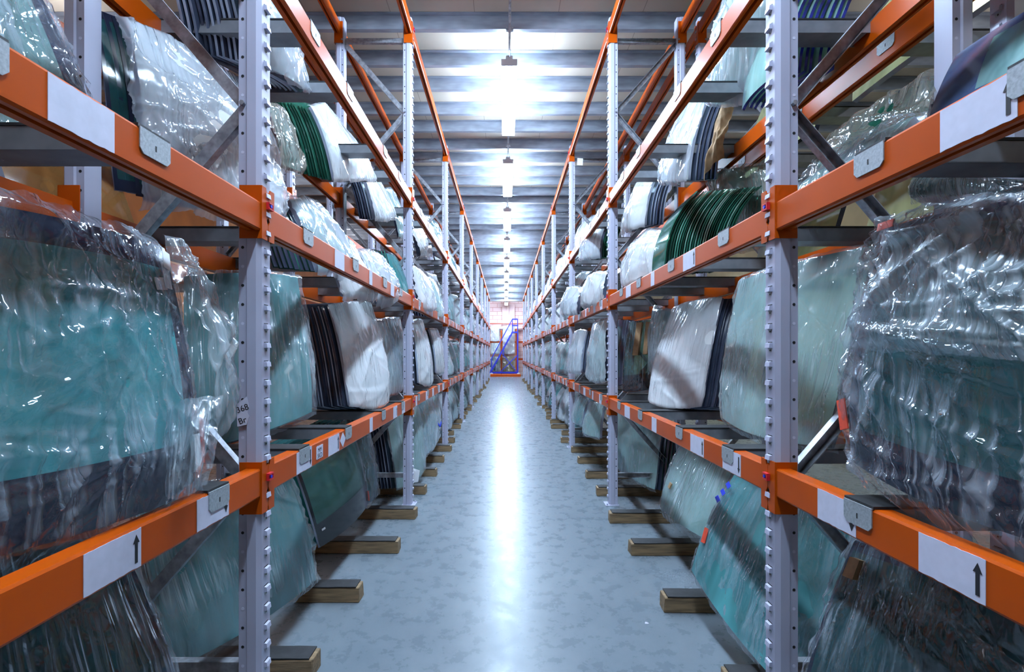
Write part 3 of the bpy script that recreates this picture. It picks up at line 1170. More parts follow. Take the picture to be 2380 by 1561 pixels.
fq = Q((378, 548, 1.56), (425, 590, 1.72), (548, 905, 1.72), (480, 1040, 1.46))
put('film_flap', film_mesh('film_flap', fq, .01, .0, .1, .02, .02, FM['misty'], (.0, .01, .02, .01), 611, 60, 80, .014, 60, [(.1, .9), (.2, .1)]), t, Vector(fq[3]) - Vector(q[3]), label='loose clear film hanging off the side')
fq = Q((395, 950, 1.42), (500, 930, 1.46), (470, 1125, 1.43), (380, 1150, 1.36))
put('film_flap', film_mesh('film_flap', fq, .01, .1, .3, .03, .03, FM['misty'], (.02, .02, .02, .02), 612, 60, 60, .022, 70, [(.6, .3)]), t, Vector(fq[3]) - Vector(q[3]), label='crumpled film bunched at the lower corner')

q = Q((425, 640, 2.2), (692, 640, 2.45), (735, 965, 2.3), (430, 1065, 2.0))
bundle('wrapped_windscreen', 'pale teal glass in smooth drawn film behind first upright, left rack lowest shelf', WS, q, 'tealplain', 'misty', (.02, .03, .03, .03), .05, (.05, .25), (.03, .02), 60, .008, 50, [(.75, 0)])
q = Q((765, 708, 3.40), (862, 703, 3.95), (908, 945, 3.80), (810, 955, 3.27))
bundle('wrapped_windscreen', 'white film-wrapped pane at the front of the dark-edged stack, left rack lowest shelf', WS, q, 'whitesolid', 'milky', (.01, .015, .04, .015), .02, (.05, .42), (.03, .03), 60, .007, 45, [(.95, .8), (.5, .5)])
pile('glass_pane', 'dark-edged glass pane', 'behind the white-wrapped pane, left rack lowest shelf', 'glass pane', q, 14, (-.0175, -.002, 0), 'black', 'k', .010, (.05, .42), (.03, .03), .004, seed=1)
q = Q((872, 745, 4.25), (928, 738, 4.75), (942, 900, 4.65), (893, 928, 4.15))
bundle('wrapped_windscreen', 'grey-blue film-wrapped pane just before second upright, left rack lowest shelf', WS, q, 'teal', 'milkycool', (.02, .02, .03, .02), .05, (.05, .3), (.02, .02), 40, .007, 30)
q = Q((930, 742, 5.0), (962, 740, 5.6), (976, 868, 5.55), (938, 880, 4.9))
pile('glass_pane', 'slim dark glass pane', 'beside second upright, left rack lowest shelf', 'glass pane', q, 6, (-.022, -.01, 0), 'black', 'k', .010, (.05, .35), (.03, .02), .004, seed=2)
q = Q((953, 745, 5.45), (978, 742, 6.1), (1010, 890, 6.0), (972, 900, 5.35))
bundle('wrapped_windscreen', 'white film-wrapped pane standing just past second upright, left rack lowest shelf', WS, q, 'whitesolid', 'milky', (.01, .02, .03, .02), .02, (.05, .5), (.03, .03), 40, .007, 30)
pile('glass_pane', 'black-edged glass pane', 'behind white pane past second upright, left rack lowest shelf', 'glass pane', q, 6, (-.022, -.004, 0), 'black', 'k', .010, (.05, .5), (.03, .03), .004, seed=3)
q = Q((997, 764, 6.6), (1016, 768, 7.2), (1030, 868, 7.15), (1014, 872, 6.55))
bundle('wrapped_windscreen', 'narrow white-wrapped pane before third upright, left rack lowest shelf', WS, q, 'white', 'milky', (.01, .02, .02, .02), .02, (.05, .5), (.03, .03), 30, .006, 20)
pile('glass_pane', 'dark glass pane', 'behind narrow white pane before third upright, left rack', 'glass pane', q, 5, (-.024, -.004, 0), 'black', 'k', .010, (.05, .5), (.03, .03), .004, seed=4)

# ================= left rack, floor level
q = Q((-500, 1300, .80), (262, 1215, 1.43), (455, 1700, 1.40), (-620, 2250, .78))
bundle('wrapped_windscreen', 'dark teal windscreen on floor battens, nearest under the left rack', WS, q, 'darkteal', 'clear', (.0, .0, .03, .02), .05, (.03, .2), (.03, .02), 60, .006, 30)
q = Q((300, 1150, 2.0), (667, 1095, 2.5), (742, 1350, 2.62), (395, 1572, 1.93))
bundle('wrapped_windscreen', 'pale green pane in smoothed film behind first upright on left floor battens', WS, q, 'tealplain', 'misty', (.05, .02, .06, .04), .06, (.03, .2), (.03, .02), 60, .007, 50, [(.3, 0), (.6, 0)])
q = Q((668, 1050, 2.75), (812, 970, 3.9), (860, 1172, 3.8), (742, 1282, 2.85))
t = bundle('framed_windscreen', 'clear windscreen with broad black border leaning on left floor battens', WS, q, 'frame', None, (.0, .0, .0, .0), .012, (.03, .22), (.03, .02), 40)
patch(t, 'white_mark', q, .06, .10, .83, .85, (.03, .22), (.03, .02), .003, M['white'], 'small white print mark')
strip_part(t, 'corner_clip', q, [(.985, .86), (.985, .97)], .03, (.03, .22), (.03, .02), M['redtape'], .01, 'red corner clip')
pile('glass_pane', 'teal glass pane', 'behind the black-bordered clear windscreen, left floor', 'glass pane', q, 5, (-.03, -.004, .004), 'tealplain', 'p', .008, (.03, .22), (.03, .02), .004, seed=5)
q = Q((812, 960, 3.95), (846, 955, 4.2), (880, 1150, 4.15), (850, 1175, 3.9))
bundle('wrapped_windscreen', 'narrow pane in loose clear film between floor stacks, left rack', WS, q, 'darkteal', 'clear', (.06, .03, .06, .06), .03, (.05, .2), (.01, .01), 40, .014, 40)
q = Q((892, 955, 4.75), (970, 930, 5.55), (990, 1095, 5.5), (922, 1143, 4.70))
bundle('wrapped_windscreen', 'pale film-wrapped pane fronting dark stack beside second upright, left floor', WS, q, 'pale', 'misty', (.02, .02, .03, .02), .02, (.05, .25), (.03, .02), 50, .007, 30, [(.2, .8)])
pile('glass_pane', 'black-edged upright glass pane', 'of the floor stack before second upright, left rack', 'glass pane', q, 10, (-.030, -.006, .002), 'black', 'k', .010, (.05, .25), (.03, .02), .005, seed=6)
q = Q((955, 935, 5.6), (1003, 915, 6.6), (1018, 1022, 6.4), (972, 1075, 5.5))
bundle('wrapped_windscreen', 'light blue wrapped pane just past second upright on left floor battens', WS, q, 'tealplain', 'milkycool', (.02, .03, .04, .04), .05, (.05, .25), (.03, .02), 40, .01, 35)
q = Q((990, 918, 6.5), (1012, 905, 7.0), (1022, 1010, 6.9), (1004, 1030, 6.4))
t = bundle('wrapped_windscreen', 'crumpled white-wrapped pane with blue tape before third upright, left floor', WS, q, 'pale', 'milkycool', (.02, .03, .04, .05), .05, (.05, .25), (.03, .02), 36, .012, 30)
strip_part(t, 'tape', q, [(.2, .6), (.5, .75), (.8, .7)], .03, (.05, .25), (.03, .02), M['bluep'], .03, 'blue tape')
sh = thing('paper_sheet', 'folded white paper sheet leaning near second upright on the floor', 'paper', tuple(at(955, 1122, 4.75)))
put('sheet', MB().prism([(0, 0), (.07, .01), (.085, .12), (.02, .14)], 0, .004, 1).prism([(.0, 0), (.03, .0), (.05, .12), (.02, .14)], -.02, -.016, 1).mesh('sheet', M['white']), sh)

# ================= left rack, second shelf
q = Q((-330, -260, 1.15), (80, -40, 1.52), (232, 292, 1.46), (-240, 420, 1.05))
bundle('wrapped_windscreen', 'clear-wrapped windscreen with dark side band at the near end, left second shelf', WS, q, 'stripe', 'clear', (.0, .02, .07, .03), .03, (.02, .12), (.02, .01), 70, .008, 50, [(.6, .4)])
q = Q((290, 40, 1.92), (590, 232, 2.5), (668, 520, 2.42), (335, 470, 1.88))
bundle('wrapped_windscreen', 'large milky-wrapped curved windscreen behind first brace, left second shelf', WS, q, 'whitesolid', 'milkycool', (.03, .03, .04, .05), .05, (.02, .30), (.06, .05), 90, .012, 80, [(.15, .5), (.9, .5)])
pile('glass_pane', 'slim dark-tinted pane', 'behind the large milky windscreen, left second shelf', 'glass pane', q, 3, (-.024, -.02, .004), 'darkteal', 'k', .006, (.02, .30), (.06, .05), .004, seed=7)
q = Q((672, 462, 2.75), (735, 478, 3.05), (838, 640, 3.0), (740, 632, 2.68))
bundle('wrapped_windscreen', 'clear-wrapped pane sloping at the front of dark stack, left second shelf', WS, q, 'pale', 'milkycool', (.02, .04, .04, .05), .03, (.05, .3), (.03, .02), 50, .01, 45)
pile('glass_pane', 'green-edged glass pane', 'in the wrapped stack after first upright, left second shelf', 'glass pane', q, 8, (-.020, -.012, .004), 'black', 'g', .009, (.05, .3), (.03, .02), .004, seed=8)
q = Q((738, 530, 3.2), (800, 560, 3.6), (880, 690, 3.5), (800, 690, 3.1))
bundle('wrapped_windscreen', 'white crumpled film-wrapped pane in middle of first full bay, left second shelf', WS, q, 'white', 'milky', (.03, .05, .04, .05), .03, (.05, .3), (.03, .02), 50, .014, 45)
q = Q((832, 585, 3.75), (880, 595, 4.2), (930, 690, 4.1), (880, 708, 3.7))
bundle('wrapped_windscreen', 'cloudy film-wrapped pane near second upright, left second shelf', WS, q, 'white', 'milkycool', (.03, .04, .04, .05), .03, (.05, .3), (.03, .02), 40, .012, 35)
q = Q((905, 580, 4.25), (935, 600, 4.6), (965, 690, 4.55), (925, 700, 4.2))
pile('glass_pane', 'leaning green-edged pane', 'beside second upright, left second shelf', 'glass pane', q, 5, (-.022, -.01, 0), 'teal', 'g', .008, (.05, .3), (.02, .02), .004, seed=9)
q = Q((955, 620, 5.2), (985, 640, 6.0), (1015, 718, 5.9), (975, 722, 5.1))
bundle('wrapped_windscreen', 'bright white-wrapped pane just past second upright, left second shelf', WS, q, 'white', 'milky', (.03, .04, .04, .03), .03, (.05, .3), (.03, .02), 36, .012, 30)
q = Q((988, 645, 6.2), (1010, 655, 6.9), (1032, 735, 6.8), (1008, 738, 6.15))
bundle('wrapped_windscreen', 'clear-wrapped pane before third upright, left second shelf', WS, q, 'pale', 'misty', (.02, .03, .02, .02), .02, (.05, .3), (.03, .02), 30, .008, 24)
pile('glass_pane', 'dark leaning glass pane', 'behind clear pane before third upright, left second shelf', 'glass pane', q, 7, (-.03, -.02, 0), 'black', 'k', .010, (.05, .3), (.03, .02), .004, seed=10)

# ================= left rack, third shelf
q = Q((470, -230, 2.05), (560, -150, 2.5), (722, 232, 2.75), (590, 152, 2.25))
bundle('wrapped_windscreen', 'white film-wrapped curved pane above first upright, left third shelf', WS, q, 'white', 'milkycool', (.02, .04, .04, .03), .03, (.02, .3), (.05, .05), 60, .012, 50)
pile('glass_pane', 'black curved glass pane', 'of the dark stack above first upright, left third shelf', 'glass pane', q, 10, (-.024, -.006, .002), 'black', 'k', .012, (.02, .3), (.05, .05), .004, seed=11)
q = Q((722, 246, 3.35), (762, 262, 4.0), (880, 425, 4.05), (775, 422, 3.42))
bundle('wrapped_windscreen', 'bright film-wrapped pane fronting green stack, left third shelf', WS, q, 'white', 'milky', (.01, .03, .03, .02), .02, (.02, .25), (.05, .03), 60, .009, 45)
pile('glass_pane', 'green-edged curved glass pane', 'in the stack over middle bars, left third shelf', 'glass pane', q, 13, (-.021, -.004, .004), 'green', 'g', .008, (.02, .25), (.05, .03), .004, seed=12)
q = Q((622, 245, 3.05), (656, 262, 3.3), (705, 405, 3.35), (650, 385, 3.1))
bundle('wrapped_windscreen', 'dusty tan film-wrapped pane behind green stack, left third shelf', WS, q, 'pale', 'tan', (.03, .03, .03, .03), .03, (.05, .3), (.02, .02), 40, .014, 35)
q = Q((842, 400, 4.35), (868, 408, 4.9), (925, 508, 4.95), (872, 512, 4.4))
bundle('wrapped_windscreen', 'white-wrapped pane with brown edge near second upright, left third shelf', WS, q, 'white', 'milky', (.02, .03, .03, .03), .03, (.05, .3), (.03, .02), 40, .01, 30)
pile('glass_pane', 'brown-tinged glass pane', 'behind white pane near second upright, left third shelf', 'glass pane', q, 5, (-.022, -.006, .0), 'black', 'k', .010, (.05, .3), (.03, .02), .004, seed=13)
q = Q((893, 440, 4.95), (905, 440, 5.5), (955, 550, 5.6), (928, 555, 5.0))
bundle('wrapped_windscreen', 'thin teal pane in clear film beside second upright, left third shelf', WS, q, 'pale', 'misty', (.02, .02, .03, .03), .02, (.05, .3), (.03, .02), 36, .008, 28)
q = Q((955, 520, 5.9), (970, 522, 6.6), (1006, 590, 6.7), (978, 596, 6.0))
bundle('wrapped_windscreen', 'crumpled white pack past second upright, left third shelf', WS, q, 'white', 'milky', (.03, .03, .03, .04), .05, (.05, .3), (.03, .02), 30, .014, 28)

# ================= right rack, lowest shelf
q = Q((2052, 528, 1.46), (2700, 410, .84), (2760, 1400, .76), (1958, 1085, 1.46))
kk, bb = (.08, .30), (.03, .02)
t = bundle('wrapped_windscreen', 'large dark teal windscreen in glossy clear film, lowest shelf nearest on the right rack', WS, q, 'bigright', 'clearlong', (.10, .05, .02, .07), .09, kk, bb, 110, .013, 100, [(.04, .42), (.3, .5), (.35, .97)])
strip_part(t, 'edge_tape', q, [(.01, .0), (.13, .0)], .022, kk, bb, M['redtape'], .025, 'red tape along the top corner')
strip_part(t, 'edge_tape', q, [(.0, .74), (.02, .80), (.035, .86)], .03, kk, bb, M['redtape'], .03, 'red tape at the lower corner')
fq = [on(q, .05, .0, kk, bb, .03), on(q, .95, .0, kk, bb, .03), on(q, .97, .46, kk, bb, .05), on(q, .03, .48, kk, bb, .05)]
put('film_flap', film_mesh('film_flap', fq, .03, .0, .05, .01, .0, FM['misty'], (.02, .04, .02, .03), 501, 80, 60, .014, 70, [(.05, .9), (.3, .2)]), t, Vector(fq[3]) - Vector(q[3]), label='second layer of clear film hanging over the top')
q = Q((1718, 652, 2.72), (2040, 566, 1.92), (1925, 1062, 1.88), (1668, 985, 2.55))
bundle('wrapped_windscreen', 'grey-green pane in smooth milky film behind first upright, right rack lowest shelf', WS, q, 'pale', 'misty', (.03, .03, .05, .03), .05, (.04, .35), (.03, .02), 70, .007, 60, [(.95, .0), (.5, 1)])
q = Q((1567, 714, 4.0), (1680, 690, 3.45), (1634, 958, 3.27), (1498, 942, 3.82))
bundle('wrapped_windscreen', 'big white film-wrapped pane with rounded bottom, right rack lowest shelf', WS, q, 'whitesolid', 'milky', (.015, .01, .01, .01), .02, (.05, .40), (.03, .03), 70, .006, 45, [(.5, .45), (.1, .8)])
pile('glass_pane', 'dark thin-edged glass pane', 'behind the big white pane, right rack lowest shelf', 'glass pane', q, 12, (.0185, -.004, 0), 'black', 'k', .009, (.05, .40), (.03, .03), .004, seed=21)
q = Q((1462, 748, 4.48), (1530, 742, 4.28), (1520, 905, 4.25), (1444, 915, 4.44))
t = bundle('framed_windscreen', 'teal windscreen with dark border and two pale board strips, right rack lowest shelf', WS, q, 'frame', 'clear', (.01, .01, .01, .01), .02, (.04, .3), (.02, .02), 40, .005, 25)
patch(t, 'board_strip', q, .40, .58, .04, .50, (.04, .3), (.02, .02), .05, M['cardboard'], 'pale board strip', .03, .03)
patch(t, 'board_strip', q, .72, .84, .04, .50, (.04, .3), (.02, .02), .05, M['cardboard'], 'pale board strip', .0, .03)
q = Q((1518, 716, 4.3), (1560, 722, 4.0), (1545, 860, 3.95), (1510, 870, 4.2))
bundle('wrapped_windscreen', 'blue-grey loosely wrapped pane beside the two board strips, right lowest shelf', WS, q, 'tealplain', 'milkycool', (.03, .04, .02, .04), .04, (.05, .3), (.02, .02), 36, .01, 30)
q = Q((1382, 748, 5.6), (1412, 742, 5.1), (1408, 890, 5.05), (1362, 880, 5.45))
bundle('wrapped_windscreen', 'pale blue wrapped pane just past second upright, right rack lowest shelf', WS, q, 'pale', 'milkycool', (.03, .03, .02, .03), .04, (.05, .35), (.03, .02), 40, .009, 30)
q = Q((1424, 742, 5.0), (1446, 745, 4.85), (1440, 895, 4.8), (1415, 898, 4.95))
pile('glass_pane', 'dark upright glass pane', 'beside second upright, right rack lowest shelf', 'glass pane', q, 5, (.022, -.01, 0), 'black', 'k', .010, (.05, .3), (.02, .02), .004, seed=22)
q = Q((1335, 772, 6.6), (1362, 768, 6.1), (1350, 868, 6.0), (1316, 862, 6.5))
bundle('wrapped_windscreen', 'white-wrapped pane before third upright, right rack lowest shelf', WS, q, 'white', 'milkycool', (.02, .03, .02, .03), .03, (.05, .35), (.03, .02), 34, .008, 26)
pile('glass_pane', 'red-footed dark pane', 'behind white pane before third upright, right lowest shelf', 'glass pane', q, 6, (.026, -.01, 0), 'black', 'k', .010, (.05, .35), (.03, .02), .004, seed=23)

# ================= right rack, floor level
q = Q((1985, 1252, 1.56), (2620, 1460, .92), (2700, 2300, .86), (1842, 1690, 1.50))
kk, bb = (.04, .12), (.03, .02)
t = bundle('wrapped_windscreen', 'dark windscreen in clear film with cardboard corner pad, nearest on right floor', WS, q, 'darkteal', 'clearlong', (.06, .03, .02, .03), .05, kk, bb, 80, .010, 60, [(.1, .02), (.4, .0)])
patch(t, 'corner_pad', q, .065, .13, .08, .18, kk, bb, .03, M['cardboard'], 'brown corrugated cardboard pad', .0, .025)
q = Q((1722, 1076, 2.55), (2010, 1170, 1.9), (1890, 1690, 1.75), (1600, 1325, 2.6))
kk, bb = (.03, .18), (.03, .02)
t = bundle('wrapped_windscreen', 'bright teal pane in streaked film with blue print, right rack floor', WS, q, 'tealplain', 'clearlong', (.05, .03, .02, .04), .05, kk, bb, 80, .008, 70, [(.4, 0), (.2, 1)])
for j, (u, v) in enumerate(((.05, .20), (.035, .27), (.02, .34))):
    patch(t, 'printed_mark', q, u - .03, u + .03, v - .018, v + .018, kk, bb, .025, M['bluep'], 'blue printed lettering on film', .5, .001)
strip_part(t, 'edge_tape', q, [(.03, .60), (.05, .72)], .03, kk, bb, M['redtape'], .012, 'red tape on the edge')
q = Q((1585, 1030, 3.9), (1712, 1075, 3.2), (1645, 1262, 3.08), (1530, 1180, 3.7))
t = bundle('wrapped_windscreen', 'pale green pane in milky film with small brown tab, right rack floor', WS, q, 'pale', 'misty', (.05, .03, .02, .05), .04, (.03, .2), (.03, .02), 60, .008, 45)
patch(t, 'tab', q, .20, .25, .60, .68, (.03, .2), (.03, .02), .03, M['cardboard'], 'small brown cardboard tab', .2, .01)
q = Q((1432, 945, 5.2), (1542, 992, 4.65), (1525, 1145, 4.5), (1425, 1080, 5.1))
bundle('wrapped_windscreen', 'light green film-wrapped pane fronting dark stack near second upright, right floor', WS, q, 'pale', 'misty', (.04, .03, .01, .03), .02, (.04, .25), (.03, .02), 50, .007, 35)
pile('glass_pane', 'dark leaning glass pane', 'of the floor stack after second upright, right rack', 'glass pane', q, 6, (.030, -.01, .0), 'black', 'g', .009, (.04, .25), (.03, .02), .004, seed=24)
q = Q((1372, 935, 6.1), (1405, 940, 5.6), (1395, 1020, 5.5), (1352, 1005, 6.05))
bundle('wrapped_windscreen', 'pale teal wrapped pane past second upright, outer one, right floor', WS, q, 'pale', 'misty', (.03, .02, .02, .03), .03, (.04, .3), (.03, .02), 36, .008, 26)
q = Q((1345, 920, 6.9), (1368, 928, 6.3), (1352, 990, 6.2), (1330, 978, 6.85))
bundle('wrapped_windscreen', 'teal wrapped pane before third upright, right floor', WS, q, 'tealplain', 'misty', (.02, .02, .02, .02), .03, (.04, .3), (.03, .02), 30, .008, 22)

# ================= right rack, second shelf
q = Q((2222, 128, 1.62), (2560, -70, 1.05), (2500, 190, 1.0), (2146, 322, 1.52))
bundle('framed_windscreen', 'clear windscreen with wide slate-blue border, near end of right second shelf', WS, q, 'blueband', None, (.03, .03, .0, .02), .012, (.01, .06), (.01, .01), 60, .003, 25)
q = Q((1935, 312, 2.35), (2190, 165, 1.85), (2150, 330, 1.78), (1885, 452, 2.25))
bundle('wrapped_windscreen', 'dark green pane in dusty tan film behind framed windscreen, right second shelf', WS, q, 'green', 'tan', (.06, .05, .03, .04), .04, (.05, .15), (.02, .02), 60, .012, 45)
q = Q((1905, 395, 2.15), (2128, 268, 1.72), (2085, 370, 1.68), (1838, 468, 2.10))
bundle('wrapped_windscreen', 'low pane in crisp clear film beside first upright, right second shelf', WS, q, 'pale', 'clear', (.03, .03, .03, .02), .05, (.05, .15), (.02, .02), 60, .010, 45)
q = Q((2130, 408, 1.9), (2420, 420, 1.3), (2420, 455, 1.28), (2112, 462, 1.85))
bundle('wrapped_windscreen', 'dark wrapped pane lying flat under framed windscreen, right second shelf', WS, q, 'darkteal', 'misty', (.03, .01, .02, .02), .06, (.05, .2), (.01, .01), 40, .008, 30)
# the curved green stack seen on edge
me_n = 26
for i in range(1):
    q = [Vector((1.27, 3.58, 2.47)), Vector((1.27, 3.30, 2.47)), Vector((1.055, 3.30, 1.945)), Vector((1.055, 3.58, 1.945))]
    pile('glass_pane', 'green curved glass pane', 'from the aisle in the edge-on stack, right second shelf', 'glass pane', q, 27, (.0155, -.002, .0008), 'green', 'g', .0075, (.0, .05), (.0, .065), .004, seed=25, first_at=0)
q = Q((1495, 548, 4.5), (1556, 536, 3.66), (1528, 668, 3.62), (1440, 668, 4.5))
bundle('wrapped_windscreen', 'puffy white film-wrapped pane beside the green stack, right second shelf', WS, q, 'white', 'milky', (.03, .05, .03, .03), .04, (.05, .45), (.06, .05), 50, .012, 40)
q = Q((1368, 642, 5.6), (1412, 632, 5.1), (1404, 705, 5.05), (1350, 712, 5.5))
bundle('wrapped_windscreen', 'bright white-wrapped pane past second upright, right second shelf', WS, q, 'white', 'milky', (.02, .04, .02, .03), .04, (.05, .35), (.03, .03), 36, .012, 30)
q = Q((1320, 672, 6.6), (1352, 668, 6.1), (1342, 730, 6.0), (1305, 735, 6.5))
bundle('wrapped_windscreen', 'crumpled pale pack before third upright, right second shelf', WS, q, 'white', 'milkycool', (.02, .04, .02, .03), .04, (.05, .35), (.03, .03), 30, .012, 26)
q = Q((1640, 400, 3.9), (1790, 380, 3.3), (1800, 560, 3.2), (1690, 590, 3.8))
bundle('wrapped_windscreen', 'dusty film-wrapped pane at the rear beside the green stack, right second shelf', WS, q, 'pale', 'tan', (.03, .03, .03, .03), .03, (.05, .3), (.02, .02), 40, .01, 35)

# ================= right rack, third shelf
q = Q((1705, -60, 2.95), (1880, -190, 2.2), (1786, 240, 2.66), (1640, 250, 2.95))
bundle('wrapped_windscreen', 'blue-tinted film-wrapped pane fronting blue stack, right third shelf', WS, q, 'pale', 'milkycool', (.02, .03, .01, .02), .02, (.03, .3), (.06, .05), 60, .012, 45, [(.8, .6)])
q = [Vector((1.62, 2.66, 3.36)), Vector((1.64, 2.31, 3.36)), Vector((1.265, 2.31, 2.69)), Vector((1.265, 2.66, 2.69))]
pile('glass_pane', 'blue-wrapped curved glass pane', 'in the blue stack above first upright, right third shelf', 'glass pane', q, 9, (.030, -.002, .002), 'pale', 'b', .014, (.02, .12), (.02, .09), .006, seed=26, first_at=0)
q = Q((1600, 240, 4.0), (1650, 215, 3.5), (1600, 425, 3.45), (1530, 430, 4.0))
bundle('wrapped_windscreen', 'white film-wrapped pane over middle bars, right third shelf', WS, q, 'white', 'milkycool', (.02, .02, .01, .03), .02, (.03, .3), (.05, .04), 50, .01, 40)
pile('glass_pane', 'brown-dusted glass pane', 'behind white pane over middle bars, right third shelf', 'glass pane', q, 6, (.026, -.006, .0), 'black', 'k', .010, (.03, .3), (.05, .04), .004, seed=27)
q = Q((1678, 245, 3.45), (1706, 240, 3.36), (1684, 370, 3.36), (1640, 425, 3.4))
b_ = MB()
pm_ = film_mesh('brown_wrap', q, .02, .05, .2, .04, .04, M['brownpaper'], (.01, .01, .01, .01), 77, 30, 30, .02, 30)
tag(put('brown_paper', pm_, None, tuple(q[3])), 'crumpled brown paper sheet hanging from dark stack, right third shelf', 'paper')
q = Q((1490, 425, 5.0), (1530, 400, 4.5), (1500, 525, 4.45), (1440, 545, 4.95))
bundle('wrapped_windscreen', 'bright wrapped pane before second upright, right third shelf', WS, q, 'white', 'milky', (.02, .02, .01, .03), .02, (.03, .3), (.04, .04), 40, .01, 30)
pile('glass_pane', 'dark-edged pane', 'behind bright wrapped pane before second upright, right third shelf', 'glass pane', q, 5, (.026, -.006, .0), 'black', 'k', .010, (.03, .3), (.04, .04), .004, seed=28)
q = Q((1375, 530, 6.2), (1412, 520, 5.6), (1395, 600, 5.6), (1345, 605, 6.15))
bundle('wrapped_windscreen', 'white-wrapped pane past second upright, right third shelf', WS, q, 'white', 'milkycool', (.02, .02, .02, .03), .03, (.03, .3), (.04, .04), 30, .01, 24)
pile('glass_pane', 'green-edged glass pane', 'behind wrapped pane past second upright, right third shelf', 'glass pane', q, 6, (.026, -.006, .0), 'green', 'g', .010, (.03, .3), (.04, .04), .004, seed=29)

tg = thing('paper_tag', 'small white paper tag hanging under top brace of third right upright', 'tag', tuple(at(1348, 368, 7.33)))
put('tag_sheet', MB().prism([(-.045, -.10), (.04, -.105), (.045, 0), (-.04, .005)], -.001, .001, 1).mesh('tag_sheet', M['white']), tg)
for i, (px, py, lab) in enumerate(((1503, 1448, 'tiny scrap of clear plastic on the floor before the nearest right batten'), (1622, 1418, 'thin shred of clear plastic on floor beside the nearest right batten'), (1060, 985, 'small dark crumb lying on the floor further down the aisle'))):
    Yp = CH * F / (py - VY)
    r_ = random.Random(i)
    b_ = MB()
    b_.add([(-.011, -.006, .001), (.009, -.008, .003), (.011, .006, .001), (-.006, .007, .005), (0, 0, .007)], [(0, 1, 4), (1, 2, 4), (2, 3, 4), (3, 0, 4), (3, 2, 1, 0)])
    tag(put('plastic_scrap', b_.mesh('plastic_scrap', M['paper'] if i < 2 else M['ink']), None, tuple(at(px, py, Yp))[:2] + (0,), .7 * i), lab, 'scrap')

# ================= bays further down the aisle
rf = random.Random(21)
LOOK = [('white film-wrapped pane', 'white', 'milky'), ('cloudy blue-grey wrapped pane', 'teal', 'clear'), ('pale green pane in thin film', 'pale', 'milkycool'),
        ('dark teal pane in clear film', 'darkteal', 'clear'), ('bright crumpled wrapped pane', 'white', 'milkycool'), ('teal pane in drawn film', 'teal', 'misty')]
LVN = ['floor battens', 'lowest shelf', 'second shelf', 'third shelf']
for s in ('left', 'right'):
    sg = -1 if s == 'left' else 1
    xf = abs(SIDE[s][0])
    for b in range(2, 9):
        for lev in range(4):
            zs = [.10, 1.01, 1.945, 2.88][lev]
            n = 4 if b < 5 else 3
            if lev == 3:
                n = 3 if b < 4 else 2
            y = Y0 + BAY * b + .16
            for i in range(n):
                ln = (BAY - .4) / n - rf.uniform(.05, .16)
                h = rf.uniform(.58, .74) * (.9 if lev in (0, 3) else 1)
                xb = xf + rf.uniform(.04, .14)
                lean = rf.uniform(.12, .24)
                yaw = rf.uniform(.10, .22)
                z0, z1 = zs, zs + h
                near, far = y, y + ln
                P = {'bn': (xb + yaw, near), 'bf': (xb, far)}
                bn = Vector((sg * (xb + yaw), near, z0))
                bf = Vector((sg * xb, far, z0))
                tn = Vector((sg * (xb + yaw + lean), near + .05, z1))
                tf = Vector((sg * (xb + lean), far - .03, z1))
                q = [tn, tf, bf, bn] if s == 'left' else [tf, tn, bn, bf]
                what, gl, fm = LOOK[rf.randrange(6)] if lev in (0, 1) else LOOK[rf.choice([0, 1, 2, 4, 0])]
                dd = 'on %s of %s bay, %s in from upright %s, %s rack' % (LVN[lev], ORD[b + 1], ORD[i], 'before it', s)
                lab = '%s, %s along %s, %s bay, %s rack' % (what, ORD[i], LVN[lev], ORD[b + 1], s)
                bundle('wrapped_windscreen', lab, WS, q, gl, fm, (.02, .03, .03, .03), .03, (.05, rf.uniform(.25, .5)), (.03, .03), 22 if b < 4 else 12, .012, 16, None, 'wrapped panes in far bays, %s rack' % s)
                if b < 4 and i % 2 == 1 and lev < 3:
                    pile('glass_pane', '%s glass pane' % ('green-edged' if rf.random() < .4 else 'black-edged'), 'behind %s pane, %s, %s bay, %s' % (ORD[i], LVN[lev], ORD[b + 1], s), 'glass pane', q, 4, (sg * .03, -.01, 0), 'black', rf.choice('kkg'), .012, (.05, .4), (.03, .03), .004, 'panes in far bays, %s rack' % s, seed=b * 7 + i)
                y += (BAY - .3) / n

# ================= rows behind the racks
for i, (y0, lev, gl, w) in enumerate(((.9, 1, 'yellow', .9), (2.1, 1, 'yellow', .8), (3.2, 1, 'yellow', 1.0), (.8, 2, 'yellow', .9), (2.0, 2, 'yellow', 1.0), (3.3, 2, 'yellow', 1.1), (1.0, 0, 'teal', .8), (2.3, 0, 'black', .8))):
    zs = [1.01, 1.945, 2.88][lev]
    x0 = XR + DEP + .42
    q = [Vector((x0 + .22, y0 + w, zs + .72)), Vector((x0 + .22, y0, zs + .72)), Vector((x0, y0, zs)), Vector((x0, y0 + w, zs))]
    bundle('wrapped_windscreen', '%s pane in the row behind right rack, %s, %s from the camera' % ('yellow-glow-tinted' if gl == 'yellow' else 'dim', LVN[lev + 1], ORD[i]), WS, q, gl, None, (.02,) * 4, .03, (.05, .25), (.03, .02), 30, .01, 20, None, 'panes in the row behind right rack')
